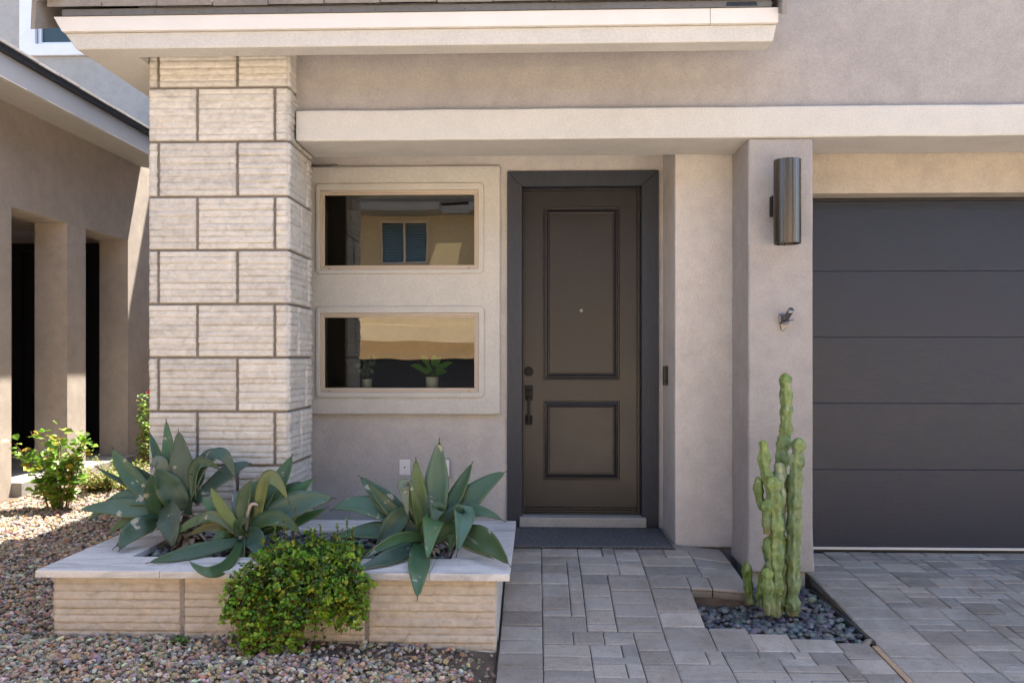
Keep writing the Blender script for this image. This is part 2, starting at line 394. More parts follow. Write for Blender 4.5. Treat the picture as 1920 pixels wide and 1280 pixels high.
# landing lead course beside the pebbles and along the landing front
x = XR
for d in (.235, .125, .22): paver(walk, x, x + d, 4.67, 4.83, zw); x += d
for r in ashlar(XR, 1.245, 4.83, 5.44, .08, rg): paver(walk, *r, zw)
for r in ashlar(XR, .94, 5.44, 5.92, .08, rg): paver(walk, *r, zw)
# in front of the pebble bed
x = XR
while x < XD - .02:
    d = min(rg.choice([.2, .24, .22]), XD - .015 - x)
    if XD - .015 - x - d < .08: d = XD - .015 - x
    yb = 4.27 if x < XB else 4.27 - .18 * (x - XB) / (XD - XB)
    yb2 = 4.27 - .18 * max(0, (x + d - XB)) / (XD - XB)
    paver(walk, x, x + d, 4.0, min(yb, 4.25) if x < XB else (yb + yb2) / 2, zw); x += d
for r in ashlar(XR, XD - .015, 1.2, 4.0, .082, rg): paver(walk, *r, zw)
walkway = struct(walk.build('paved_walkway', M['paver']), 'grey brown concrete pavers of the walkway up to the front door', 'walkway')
drv = MB()
rows(drv, XD + .02, 1.995, 1.2, 5.62, .152, zw)
for r in ashlar(1.995, 7.5, 1.2, 5.64, .085, rg): paver(drv, *r, zw)
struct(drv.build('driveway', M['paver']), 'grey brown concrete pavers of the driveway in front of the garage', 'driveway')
# joint sand sheets
js = MB()
def strip(mb, x0, x1, ys_, off):
    xs_ = np.arange(x0, x1 + .0799, .08); xs_[-1] = x1; ys_ = sorted(set(list(ys_) + [float(q) for q in np.arange(ys_[0], ys_[-1], .06)]))
    m2 = sheet(list(xs_), ys_, lambda a, b: zw(a, b) + off); mb.add(m2.v, m2.f)
yy = [1.2, 2, 3, 3.3, 3.6, 3.9, 4.0]; yf = [4.0, 4.09, 4.15, 4.3, 4.45, 4.6, 4.75, 4.9, 5.05, 5.2, 5.5, 5.92]
strip(js, XL - .004, XB, yf, -.014); strip(js, XL - .004, XD + .3, yy, -.014)
strip(js, XB, 1.25, [4.665, 4.75, 4.9, 5.05, 5.2, 5.44], -.014); strip(js, XD + .012, 7.5, yf[:-1] + [5.64], -.014)
js2 = sheet([XB, XD], [4.0, 4.09], lambda a, b: zw(a, b) - .014); js.add(js2.v, js2.f)
struct(js.build('paving_base', M['joint']), 'dark sand in the joints between the pavers', 'paving')
# wooden expansion strip
ws = MB(); n = 20; ysn = np.linspace(1.3, 4.07, n)
vs = []
for y in ysn: z = zw(XD, y); vs += [(XD - .012, y, z - .04), (XD - .012, y, z + .001), (XD + .016, y, z + .001), (XD + .016, y, z - .04)]
ws.add(vs, [(4 * i + k, 4 * i + 4 + k, 4 * i + 4 + (k + 1) % 4, 4 * i + (k + 1) % 4) for i in range(n - 1) for k in range(4)] + [(4 * n - 4, 4 * n - 3, 4 * n - 2, 4 * n - 1)])
tag(ws.build('joint_strip', M['wood']), 'thin tan wooden joint strip between walkway and driveway pavers', 'wood strip')
# bed edging: dirt face under the landing lead course
be = MB(); be.box(XB + .004, 1.26, 4.675, 5.0, -.36, z_pave(1.1, 4.7) - .056); be.box(XB - .02, XB + .001, 4.2, 4.67, -.36, -.21)
struct(be.build('bed_edge', M['dirt']), 'brown dirt side of the sunken pebble bed', 'ground')
ee = MB(); ee.box(XD + .0, XD + .018, 4.1, 5.03, -.36, -.125 - .06); 
struct(ee.build('driveway_edge', M['joint']), 'dark cut edge of the driveway beside the pebble bed', 'ground')

# ------------------------------------------------------------------ stones (one object each patch)
def ico(sub):
    t = (1 + 5 ** .5) / 2
    v = [(-1, t, 0), (1, t, 0), (-1, -t, 0), (1, -t, 0), (0, -1, t), (0, 1, t), (0, -1, -t), (0, 1, -t), (t, 0, -1), (t, 0, 1), (-t, 0, -1), (-t, 0, 1)]
    f = [(0, 11, 5), (0, 5, 1), (0, 1, 7), (0, 7, 10), (0, 10, 11), (1, 5, 9), (5, 11, 4), (11, 10, 2), (10, 7, 6), (7, 1, 8), (3, 9, 4), (3, 4, 2), (3, 2, 6), (3, 6, 8), (3, 8, 9), (4, 9, 5), (2, 4, 11), (6, 2, 10), (8, 6, 7), (9, 8, 1)]
    v = [Vector(p).normalized() for p in v]
    for _ in range(sub):
        c = {}; nf = []
        def mid(a, b):
            k = (min(a, b), max(a, b))
            if k not in c: c[k] = len(v); v.append(((v[a] + v[b]) / 2).normalized())
            return c[k]
        for a, b, d in f:
            x, y, z = mid(a, b), mid(b, d), mid(d, a); nf += [(a, x, z), (b, y, x), (d, z, y), (x, y, z)]
        f = nf
    return np.array([tuple(p) for p in v]), np.array(f)
def stones(name, mat, pts, sizes, cols, sub, flat=(.5, .8), jit=.15, rng=RNG):
    V, Fc = ico(sub); n = len(pts); nv = len(V)
    k = 40; variants = [V * (1 + rng.uniform(-jit, jit, (nv, 1))) for _ in range(k)]
    allv = np.empty((n, nv, 3)); 
    for i in range(n):
        s = sizes[i]; vv = variants[i % k] * np.array([s, s * rng.uniform(.6, .95), s * rng.uniform(*flat)])
        a, b, c_ = rng.uniform(0, 6.28), rng.uniform(-.5, .5), rng.uniform(-.5, .5)
        R = np.array(Matrix.Rotation(a, 3, 'Z') @ Matrix.Rotation(b, 3, 'X') @ Matrix.Rotation(c_, 3, 'Y'))
        allv[i] = vv @ R.T + pts[i]
    fs = (Fc[None] + (np.arange(n) * nv)[:, None, None]).reshape(-1, 3)
    me = bpy.data.meshes.new(name); av = allv.reshape(-1, 3); org = np.array([av[:, 0].mean(), av[:, 1].mean(), av[:, 2].min()])
    me.vertices.add(len(av)); me.vertices.foreach_set('co', (av - org).astype(np.float32).ravel())
    me.loops.add(fs.size); me.loops.foreach_set('vertex_index', fs.astype(np.int32).ravel())
    me.polygons.add(len(fs)); me.polygons.foreach_set('loop_start', np.arange(0, fs.size, 3, dtype=np.int32))
    me.polygons.foreach_set('use_smooth', np.ones(len(fs), bool) if sub else np.zeros(len(fs), bool)); me.update(calc_edges=True); me.validate()
    ca_ = me.color_attributes.new('col', 'FLOAT_COLOR', 'POINT'); d = np.ones((n, nv, 4), np.float32); d[:, :, :3] = np.array(cols)[:, None, :]; ca_.data.foreach_set('color', d.ravel())
    me.materials.append(mat); o = bpy.data.objects.new(name, me); C.objects.link(o); o.location = org; return o
def in_planter(x, y): return -2.46 < x < -.187 and 4.0 < y < 5.22
PAL = [(.29, .27, .25), (.36, .33, .33), (.42, .38, .36), (.22, .19, .19), (.27, .235, .21), (.46, .36, .28), (.40, .29, .21), (.55, .50, .47), (.25, .245, .255), (.33, .31, .31), (.38, .31, .27), (.15, .135, .125), (.12, .11, .11), (.20, .18, .165), (.50, .42, .36), (.62, .58, .55), (.44, .26, .16), (.30, .20, .14), (.38, .27, .19), (.10, .09, .09), (.24, .17, .13), (.50, .38, .27)]
pts = []; sz = []; cl = []
def gravel_zone(x0, x1, y0, y1, dens, smin, smax, layers=1):
    n = int((x1 - x0) * (y1 - y0) * dens)
    for _ in range(n):
        x = random.uniform(x0, x1); y = random.uniform(y0, y1)
        if in_planter(x, y): continue
        if x < -5.0 or x > XL - .01: continue
        if -2.3 < x and y > 5.2: continue
        # sparse dirty strip at the planter foot
        dd = 4.0 - y
        if x > -1.45 and 0 < dd < .22 + .1 * noise.noise(Vector((x * 3, 5, 0))) and random.random() < .72: continue
        if x > -.42 and y < 4.05 and random.random() < .8 * min(1, (x + .42) / .15): continue
        s = random.uniform(smin, smax) * (1.35 if random.random() < .06 else 1)
        pts.append((x, y, z_gravel(x, y) + random.uniform(-.004, .012))); sz.append(s); cl.append(tuple(c * random.uniform(.8, 1.2) for c in random.choice(PAL)))
gravel_zone(-3.3, -.15, 3.3, 4.02, 4400, .007, .0185)
gravel_zone(-4.2, -2.3, 4.02, 6.0, 3300, .007, .018)
gravel_zone(-5.07, -2.9, 6.0, 11.0, 1700, .012, .020)
gravel_zone(-5.0, -3.3, 3.3, 6.0, 500, .014, .02)
g = stones('gravel', M['gravel'], np.array(pts), sz, cl, 0, (.5, .85), .22)
struct(g, 'mauve grey and tan crushed gravel around the planter', 'gravel', 'stuff')
# dark pebbles
PP = [(.060, .068, .078), (.085, .095, .108), (.11, .12, .13), (.13, .145, .15), (.075, .075, .08), (.15, .15, .145), (.045, .05, .06), (.19, .185, .17)]
def pebble_bed(name, inside, x0, x1, y0, y1, zf, n, s0, s1, label):
    p_ = []; s_ = []; c_ = []; tries = 0
    while len(p_) < n and tries < n * 60:
        tries += 1
        x = random.uniform(x0, x1); y = random.uniform(y0, y1)
        if not inside(x, y): continue
        s = random.uniform(s0, s1); ok = True
        lay = 0 if len(p_) < n * .55 else 1
        for q, t_ in zip(p_, s_):
            if (q[0] - x) ** 2 + (q[1] - y) ** 2 < ((s + t_) * (.62 if lay == 0 else .42)) ** 2: ok = False; break
        if not ok: continue
        p_.append((x, y, zf(x, y) + lay * .020 + random.uniform(0, .006))); s_.append(s)
        c = random.choice(PP); c_.append(tuple(v * random.uniform(.85, 1.2) for v in c))
    o = stones(name, M['pebble'], np.array(p_), s_, c_, 2, (.5, .72), .05); struct(o, label, 'pebbles', 'stuff'); return o
def in_bed(x, y):
    yf_ = 4.27 - .18 * (x - XB) / (XD - XB)
    return XB + .02 < x < XD - .015 and yf_ + .02 < y < (4.66 if x < 1.27 else 5.03)
pebble_bed('dark_pebbles', in_bed, XB, XD, 4.05, 5.06, lambda x, y: interp(y, [4.1, 4.5, 5.0], [-.222, -.225, -.21]), 560, .017, .031, 'smooth blue grey pebbles in the sunken bed around the cactus')
pebble_bed('planter_pebbles', lambda x, y: -2.16 < x < -.46 and 4.26 < y < 4.93, -2.14, -.45, 4.25, 4.94, lambda x, y: .138, 620, .016, .028, 'smooth dark pebbles inside the raised planter')

# ------------------------------------------------------------------ split face stone generator
def rock_patch(mb, origin, U, Vv, Nn, w_, h_, seed, pitch=.0412, amp=.0085, tint=(1, 1, 1), bulge=.005, step=.0095, edge_jag=.0055):
    """block face w_ x h_ with origin lower left; U,V in-plane, Nn outward"""
    nx = max(3, int(w_ / step)); nz = max(4, int(h_ / (step * .55)))
    rr = random.Random(seed); nr = max(1, round(h_ / pitch)); 
    cuts = [0] + [ (k + rr.uniform(-.16, .16)) / nr * h_ for k in range(1, nr)] + [h_]
    rel = rr.uniform(.7, 1.35); prot = [rr.uniform(-.003, .004) for _ in range(nr)]; tone = [rr.uniform(.93, 1.04) for _ in range(nr)]
    vs = []; cols = []
    for j in range(nz + 1):
        v = h_ * j / nz
        for i in range(nx + 1):
            u = w_ * i / nx
            wob = .0022 * noise.noise(Vector((u * 9, seed * 1.3, v * 2)))
            vv = min(max(v + wob, 0), h_)
            k = 0
            while k < nr - 1 and vv > cuts[k + 1]: k += 1
            tt = (vv - cuts[k]) / (cuts[k + 1] - cuts[k])
            prof = (1 - abs(2 * tt - 1) ** 5) - .42 * tt
            sc = noise.voronoi(Vector((u * 11 + seed * 7.1 + k * 3.7, v * 5, k * 9.1)))[0]
            scal = (sc[1] - sc[0])
            d = amp * rel * prof + prot[k] + .0022 * noise.noise(Vector((u * 14, v * 14, seed))) + .0085 * (min(scal, .45) - .22) + .002 * noise.noise(Vector((u * 55, v * 60, seed)))
            ed = min(i, nx - i, ) ; 
            if i == 0 or i == nx or j == 0 or j == nz: d = -.012
            uu = u; v2 = v
            if i == 0: uu += edge_jag * (noise.noise(Vector((v * 35, seed, 1))) + .3)
            if i == nx: uu -= edge_jag * (noise.noise(Vector((v * 35, seed, 2))) + .3)
            p = Vector(origin) + Vector(U) * uu + Vector(Vv) * v2 + Vector(Nn) * (d + bulge)
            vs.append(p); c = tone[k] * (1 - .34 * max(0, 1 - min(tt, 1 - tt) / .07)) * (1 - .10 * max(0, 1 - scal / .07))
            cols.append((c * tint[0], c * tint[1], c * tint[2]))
    fs = [(j * (nx + 1) + i, j * (nx + 1) + i + 1, (j + 1) * (nx + 1) + i + 1, (j + 1) * (nx + 1) + i) for j in range(nz) for i in range(nx)]
    mb.add(vs, fs, cols)

# ------------------------------------------------------------------ MAIN HOUSE
YC = 4.92; YB = 5.0; YW = 5.95; YBK = 5.42
house = thing('stucco_house', 'taupe two storey stucco house with stone column, dark front door and garage', 'house', (0, 6, 0))
cx0, cx1 = PX(279, YC), PX(540, YC)
col = thing('stone_column', '', '', (0, 0, 0)); del col['label']; del col['category']
bpy.data.objects.remove(col)
mc = MB(); mc.box(cx0 + .004, cx1 - .004, YC + .004, YBK, -.2, 3.36)
column = mc.build('stone_column', M['mortar'], house)
stn = MB(); zj = [PZ(400, y, YC) for y in (1074, 973, 872, 771, 670, 570, 469, 369, 266, 165, 64)]
g_ = .0055; sd_ = 1
jo = [PX(x, YC) for x in (297, 445)]; je = [PX(x, YC) for x in (370, 515)]
side_split = [.30, .42, .24, .36, .18, .40, .25, .38, .2, .33]
for r in range(10):
    z0, z1 = zj[r] + g_, min(zj[r + 1] - g_, 3.34)
    js_ = jo if (9 - r) % 2 == 0 else je
    ed = [cx0] + list(js_) + [cx1]
    for k in range(3):
        a = ed[k] + (g_ if k else .0); b = ed[k + 1] - (g_ if k < 2 else 0.0)
        sd_ += 1; tn = random.uniform(.92, 1.05)
        rock_patch(stn, (a, YC, z0), (1, 0, 0), (0, 0, 1), (0, -1, 0), b - a, z1 - z0, sd_, tint=(tn, tn, tn))
    # right hand side face
    sp = YC + side_split[r]
    for (ya, yb) in ((YC, sp - .006), (sp + .006, YBK)):
        if yb - ya < .03: continue
        sd_ += 1; tn = random.uniform(.94, 1.02)
        rock_patch(stn, (cx1, ya, z0), (0, 1, 0), (0, 0, 1), (1, 0, 0), yb - ya, z1 - z0, sd_, tint=(tn, tn, tn * 1.01), step=.012)
    sd_ += 1
    rock_patch(stn, (cx0, YBK, z0), (0, -1, 0), (0, 0, 1), (-1, 0, 0), YBK - YC, z1 - z0, sd_, step=.03)
stn.build('stone_facing', M['stone'], column, smooth=True)

def wall_holes(mb, x0, x1, z0, z1, y, yb, holes):
    """wall slab front at y, back at yb with rectangular holes (x0,x1,z0,z1)"""
    X = sorted({x0, x1, *[h[0] for h in holes], *[h[1] for h in holes]}); Z = sorted({z0, z1, *[h[2] for h in holes], *[h[3] for h in holes]})
    X = [v for v in X if x0 <= v <= x1]; Z = [v for v in Z if z0 <= v <= z1]; idx = {}; vs = []; fs = []
    def vid(x, yy_, z):
        k = (round(x, 5), round(yy_, 5), round(z, 5))
        if k not in idx: idx[k] = len(vs); vs.append((x, yy_, z))
        return idx[k]
    def solid(i, j):
        if i < 0 or j < 0 or i >= len(X) - 1 or j >= len(Z) - 1: return False
        cx_, cz_ = (X[i] + X[i + 1]) / 2, (Z[j] + Z[j + 1]) / 2
        return not any(h[0] < cx_ < h[1] and h[2] < cz_ < h[3] for h in holes)
    for i in range(len(X) - 1):
        for j in range(len(Z) - 1):
            if not solid(i, j): continue
            a, b, c, d = X[i], X[i + 1], Z[j], Z[j + 1]
            fs.append((vid(a, y, c), vid(b, y, c), vid(b, y, d), vid(a, y, d))); fs.append((vid(a, yb, c), vid(a, yb, d), vid(b, yb, d), vid(b, yb, c)))
            if not solid(i - 1, j): fs.append((vid(a, y, c), vid(a, y, d), vid(a, yb, d), vid(a, yb, c)))
            if not solid(i + 1, j): fs.append((vid(b, y, c), vid(b, yb, c), vid(b, yb, d), vid(b, y, d)))
            if not solid(i, j - 1): fs.append((vid(a, y, c), vid(a, yb, c), vid(b, yb, c), vid(b, y, c)))
            if not solid(i, j + 1): fs.append((vid(a, y, d), vid(b, y, d), vid(b, yb, d), vid(a, yb, d)))
    mb.add(vs, fs)

def rect(px0, px1, py0, py1, Y):
    xm = (px0 + px1) / 2
    return (PX(px0, Y), PX(px1, Y), PZ(xm, py1, Y), PZ(xm, py0, Y))
YP = YW - .05       # proud stucco panel
W1 = rect(600, 897, 357, 505, YP); W2 = rect(600, 897, 587, 735, YP)
DH = rect(953, 1233, 322, 990, YW)
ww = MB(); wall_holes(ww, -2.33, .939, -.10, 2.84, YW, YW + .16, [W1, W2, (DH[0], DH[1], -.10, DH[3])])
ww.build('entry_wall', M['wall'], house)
pn = MB(); R = rect(582 - 30, 938, 311, 777, YP); wall_holes(pn, R[0], R[1], R[2], R[3], YP, YW - .002, [W1, W2])
pn.build('wall_panel', M['cream'], house, bevel=.012)
def ring(mb, o, i, y0, y1):   # rectangular ring with rounded outer corners
    r = .03; oc = []
    for (cx_, cz_, a0) in ((o[1] - r, o[3] - r, 0), (o[0] + r, o[3] - r, 90), (o[0] + r, o[2] + r, 180), (o[1] - r, o[2] + r, 270)):
        for k in range(5): a = math.radians(a0 + k * 22.5); oc.append((cx_ + r * math.cos(a), cz_ + r * math.sin(a)))
    ic = [(i[1], i[3]), (i[0], i[3]), (i[0], i[2]), (i[1], i[2])]
    n = 20; vs = [(x, y0, z) for x, z in oc] + [(x, y0, z) for x, z in ic] + [(x, y1, z) for x, z in oc] + [(x, y1, z) for x, z in ic]
    fs = []
    for k in range(n):
        q = k // 5; k2 = (k + 1) % n; q2 = (k2 // 5)
        if k % 5 == 4: fs.append((k, n + q, n + q2, k2))
        else: fs.append((k, n + q, k2))
        fs.append((k, k2, k2 + n + 4, k + n + 4))
    for q in range(4): a, b = n + q, n + (q + 1) % 4; fs.append((a, a + n + 4, b + n + 4, b))
    mb.add(vs, fs)
def window(w_, o_px, gl, label=None):
    t_ = MB(); ring(t_, rect(*o_px, YP - .014), w_, YP - .016, YP - .0005)
    tr = t_.build('window_trim', M['cream'], house, bevel=.006)
    fr = MB(); y0 = YP - .004
    x0, x1, z0, z1 = w_
    def fr_ring(a, b, c, d, th, ya, yb):
        fr.box(a, b, ya, yb, c, c + th); fr.box(a, b, ya, yb, d - th, d); fr.box(a, a + th, ya, yb, c + th, d - th); fr.box(b - th, b, ya, yb, c + th, d - th)
    fr_ring(x0 + .001, x1 - .001, z0 + .001, z1 - .001, .016, y0, y0 + .05)
    fr_ring(x0 + .017, x1 - .017, z0 + .017, z1 - .017, .014, y0 + .012, y0 + .05)
    for k in (.12, .88):
        pass
    wf = fr.build('window', M['winframe'], house, bevel=.002)
    for k in (.06, .94):
        sl = MB(); xx = x0 + (x1 - x0) * k; sl.box(xx - .008, xx + .008, y0 - .0015, y0 - .0005, z0 + .005, z0 + .009); sl.build('weep_hole', M['black'], wf)
    gb = MB(); gx0, gx1, gz0, gz1 = x0 + .030, x1 - .030, z0 + .030, z1 - .030
    gb.add([(gx0, y0 + .024, gz0), (gx1, y0 + .024, gz0), (gx1, y0 + .024, gz1), (gx0, y0 + .024, gz1)], [(0, 1, 2, 3)]); gb.build('pane', M['glass'], wf)
    return gz0
window(W1, (592, 907, 343, 513), None); zsill = window(W2, (592, 908, 574, 745), None)
# dark room behind the windows
rm = MB(); x0, x1, y0, y1, z0, z1 = -2.31, -.42, YW + .162, 8.4, 0, 2.8
vs = [(x0, y0, z0), (x1, y0, z0), (x1, y1, z0), (x0, y1, z0), (x0, y0, z1), (x1, y0, z1), (x1, y1, z1), (x0, y1, z1)]
rm.add(vs, [(0, 1, 2, 3), (4, 7, 6, 5), (1, 5, 6, 2), (2, 6, 7, 3), (3, 7, 4, 0)]); rm.build('interior_room', M['darkroom'], house)
si = MB(); si.box(W2[0] + .002, W2[1] - .002, YW + .005, YW + .42, W2[2] + .001, W2[2] + .026); si.build('window_sill', M['darkroom'], house)

# porch ceiling, beam, upper walls
cb = MB(); cb.box(-1.53, 1.7, YBK + .003, YW + .18, 2.80, 2.86); cb.build('porch_ceiling', M['cream'], house)
zb0 = PZ(548, 265, YB); zb1 = PZ(548, 207, YB)
bm = MB(); 
nseg = 60; xa, xb = cx1 + .022, 8.0
vs = []
for k in range(nseg + 1):
    x = xa + (xb - xa) * k / nseg; w1 = .004 * noise.noise(Vector((x * 2.3, 1, 0))); w2 = .004 * noise.noise(Vector((x * 2.1, 7, 0))); w3 = .004 * noise.noise(Vector((x * 2.7, 3, 9)))
    vs += [(x, YB + w1, zb0 + w2), (x, YBK + w3, zb0 + w2), (x, YBK, zb1), (x, YB + w1, zb1 + w3)]
bm.add(vs, [(4 * k + q, 4 * k + (q + 1) % 4, 4 * k + 4 + (q + 1) % 4, 4 * k + 4 + q) for k in range(nseg) for q in range(4)] + [(0, 3, 2, 1), (4 * nseg, 4 * nseg + 1, 4 * nseg + 2, 4 * nseg + 3)])
bm.build('beam', M['cream'], house, bevel=.012)
XRE = PX(1450, 4.66)
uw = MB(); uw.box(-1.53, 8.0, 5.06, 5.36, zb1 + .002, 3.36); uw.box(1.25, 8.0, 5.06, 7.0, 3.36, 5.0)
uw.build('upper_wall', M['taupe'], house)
# unseen second storey, body and roof, sized to keep the sun off the front
ms = MB(); ms.box(-2.2, 8.0, 7.5, 14, 2.9, 6.9); ms.box(-2.33, -2.2, 5.43, 14, -.2, 3.2); ms.box(-2.2, 8, 13.9, 14, -.2, 2.9)
ms.build('rear_wall', M['taupe'], house)
rs = MB(); rs.box(.8, 8.3, 4.78, 7.6, 5.0, 5.15); rs.box(-2.2, 8.3, 7.3, 14.3, 6.95, 7.1); rs.build('upper_roof', M['tile'], house)
fl = MB(); fl.box(-2.3, 8, YW + .16, 13.9, -.12, -.01); fl.build('floor_slab', M['concrete'], house)
# block right of the door
bk = MB(); bk.box(.939, 1.86, 5.44, 6.15, -.035, 2.84); bk.build('porch_wall', M['wall'], house, bevel=.014)
ft = MB(); ft.box(.955, 1.86, 5.455, 6.1, -.2, -.035); ft.build('wall_footing', M['mortar'], house)
# pillar
YPI = 5.02; px0_, px1_ = PX(1403, YPI), PX(1525, YPI); zpb = PZ(1464, 1073, YPI)
def lumpy_box(mb, x0, x1, y0, y1, z0, z1, n=26, amp=.003, sd=0):
    vs = []
    for k in range(n + 1):
        z = z0 + (z1 - z0) * k / n; fl_ = .010 * max(0, 1 - (z - z0) / .35) ** 2
        d = [amp * noise.noise(Vector((z * 3, sd + q * 5, 0))) for q in range(4)]
        vs += [(x0 + d[0] - fl_, y0 + d[1] - fl_, z), (x1 + d[2] + fl_, y0 + d[1] - fl_, z), (x1 + d[2] + fl_, y1, z), (x0 + d[0] - fl_, y1, z)]
    mb.add(vs, [(4 * k + q, 4 * k + (q + 1) % 4, 4 * k + 4 + (q + 1) % 4, 4 * k + 4 + q) for k in range(n) for q in range(4)] + [(0, 3, 2, 1), (4 * n, 4 * n + 1, 4 * n + 2, 4 * n + 3)])
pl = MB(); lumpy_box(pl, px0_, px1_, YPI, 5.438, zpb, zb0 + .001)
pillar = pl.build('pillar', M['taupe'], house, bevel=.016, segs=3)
pb = MB(); pb.box(px0_ + .03, px1_ - .04, YPI + .035, 5.43, -.36, zpb + .002); pb.build('plinth', M['concrete'], pillar)
# garage header and jamb
YG = 5.47; YGD = 5.66
hz = PZ(1720, 362, YG); gx0 = 1.86
gh = MB(); gh.box(gx0 + .001, 8, YG, YG + .3, hz, 2.84); gh.box(gx0 + .001, 8, YBK + .003, YG - .001, zb0 + .12, 2.84)
gh.build('garage_header', M['tan'], house, bevel=.01)
gt = MB(); gt.box(gx0 + .002, 8, YGD - .04, YGD + .02, hz - .022, hz - .001); gt.box(gx0, gx0 + .02, YGD - .04, YGD + .02, -.12, hz - .022); gt.build('garage_trim', M['slate'], house)
gd = MB(); gy = [1026, 880.5, 756, 632, 508, 366]; gzs = [PZ(1720, y, YGD) for y in gy]
gdo = bpy.data.objects.new('garage_door', None); C.objects.link(gdo); gdo.parent = house; gdo.location = (2, -.4, 0)
for k in range(5):
    s_ = MB(); s_.box(1.885, 7.2, YGD, YGD + .04, gzs[k] + .0008, gzs[k + 1] - .0008); s_.build('door_section', M['garage'], gdo, bevel=.003)
s_ = MB(); s_.box(1.885, 7.2, YGD + .012, YGD + .05, gzs[0], hz); s_.build('door_backing', M['slate'], gdo)
s_ = MB(); s_.box(1.885, 7.2, YGD - .012, YGD + .03, gzs[0] - .014, gzs[0] + .001); s_.build('bottom_seal', M['trim'], gdo)
s_ = MB(); s_.box(1.885, 7.2, YGD - .004, YGD + .03, gzs[0] - .05, gzs[0] - .0145); s_.build('rubber_strip', M['black'], gdo)

# front door
YD = YW + .075
dr = bpy.data.objects.new('front_door', None); C.objects.link(dr); dr.parent = house; dr.location = (.4, 0, 0)
o = rect(951, 1235, 320, 980, YW - .02); i_ = rect(979, 1203, 349, 966, YW - .02); z_b = -.005
df = MB()
df.prism([(o[0], z_b), (i_[0], z_b), (i_[0], i_[3]), (o[0], o[3])], YW - .025, YW + .12)
df.prism([(i_[1], z_b), (o[1], z_b), (o[1], o[3]), (i_[1], i_[3])], YW - .025, YW + .12)
df.prism([(o[0] + .001, o[3]), (i_[0] + .001, i_[3]), (i_[1] - .001, i_[3]), (o[1] - .001, o[3])], YW - .0245, YW + .12)
df.build('door_frame', M['slatewood'], dr, bevel=.004)
st = MB(); lf = rect(979, 1201, 352, 950, YD)
for (a, b, c, d) in ((i_[0] + .001, i_[0] + .012, .05, i_[3] - .001), (i_[1] - .022, i_[1] - .001, .05, i_[3] - .001), (i_[0] + .012, i_[1] - .022, i_[3] - .014, i_[3] - .001)): st.box(a, b, YD - .02, YD + .06, c, d)
st.build('door_stop', M['slate'], dr, bevel=.002)
lx0, lx1, lz0, lz1 = i_[0] + .014, i_[1] - .024, PZ(1090, 950, YD), i_[3] - .016
u_ = rect(1018, 1162, 388, 712, YD); l_ = rect(1018, 1162, 751, 899, YD)
lfb = MB(); wall_holes(lfb, lx0, lx1, lz0, lz1, YD, YD + .044, [u_, l_])
leaf_o = lfb.build('door_leaf', M['slate'], dr)
def molded(r):
    mb = MB(); steps = [(0, 0), (.004, .011), (.012, .012), (.018, -.003), (.030, -.006), (.036, .002), (.040, .010), (.047, .011), (.052, .003)]
    vs = []; 
    for (ins, dep) in steps: vs += [(r[0] + ins, YD + dep, r[2] + ins), (r[1] - ins, YD + dep, r[2] + ins), (r[1] - ins, YD + dep, r[3] - ins), (r[0] + ins, YD + dep, r[3] - ins)]
    n = len(steps); fs = [(4 * k + q, 4 * k + (q + 1) % 4, 4 * k + 4 + (q + 1) % 4, 4 * k + 4 + q) for k in range(n - 1) for q in range(4)] + [(4 * n - 4, 4 * n - 3, 4 * n - 2, 4 * n - 1)]
    mb.add(vs, fs); return mb.build('door_panel', M['slate'], dr)
molded(u_); molded(l_)
def disc(mb, c, r0, y0, y1, seg=24, r1=None):
    r1 = r1 or r0; vs = [(c[0] + r0 * math.cos(a), y0, c[1] + r0 * math.sin(a)) for a in np.linspace(0, 2 * math.pi, seg, False)] + [(c[0] + r1 * math.cos(a), y1, c[1] + r1 * math.sin(a)) for a in np.linspace(0, 2 * math.pi, seg, False)]
    mb.add(vs, [tuple(range(seg)), tuple(range(2 * seg - 1, seg - 1, -1))] + [(k, k + seg, (k + 1) % seg + seg, (k + 1) % seg) for k in range(seg)])
p = P3(991, 696, YD); mb = MB(); disc(mb, (p.x, p.z), .034, YD - .012, YD - .0005, r1=.036); disc(mb, (p.x, p.z), .022, YD - .022, YD - .012); mb.build('deadbolt', M['bronze'], dr, bevel=.002)
ph = P3(1090, 582, YD); mb = MB(); disc(mb, (ph.x, ph.z), .011, YD - .001, YD + .0025); mb.build('peephole', M['chrome'], dr)
hn = MB(); c = rect(984, 999, 722, 750, YD); hn.box(c[0], c[1], YD - .008, YD - .0005, c[2], c[3]); c2 = rect(985, 998, 778, 796, YD); hn.box(c2[0], c2[1], YD - .008, YD - .0005, c2[2], c2[3])
hx = (c[0] + c[1]) / 2; hn.box(hx - .009, hx + .009, YD - .05, YD - .038, c2[2] + .02, c[2] + .03); hn.box(hx - .009, hx + .009, YD - .038, YD - .008, c2[2] + .02, c2[2] + .038); hn.box(hx - .009, hx + .009, YD - .038, YD - .008, c[2] + .012, c[2] + .03)
hn.box(hx - .013, hx + .013, YD - .045, YD - .008, c[3] - .045, c[3] - .035)
hn.build('door_handle', M['bronze'], dr, bevel=.003)
th = MB(); 
for k in range(3): th.box(lx0, lx1, YD - .03 + .018 * k, YD - .014 + .018 * k + .03, lz0 - .052 + .015 * k, lz0 - .038 + .015 * k)
th.build('threshold', M['black'], dr, bevel=.002)
sl = MB(); sl.box(PX(974, YW - .06), PX(1212, YW - .06), YW - .07, YW + .15, -.02, lz0 - .0525); sl.build('door_sill', M['concrete'], dr, bevel=.008)

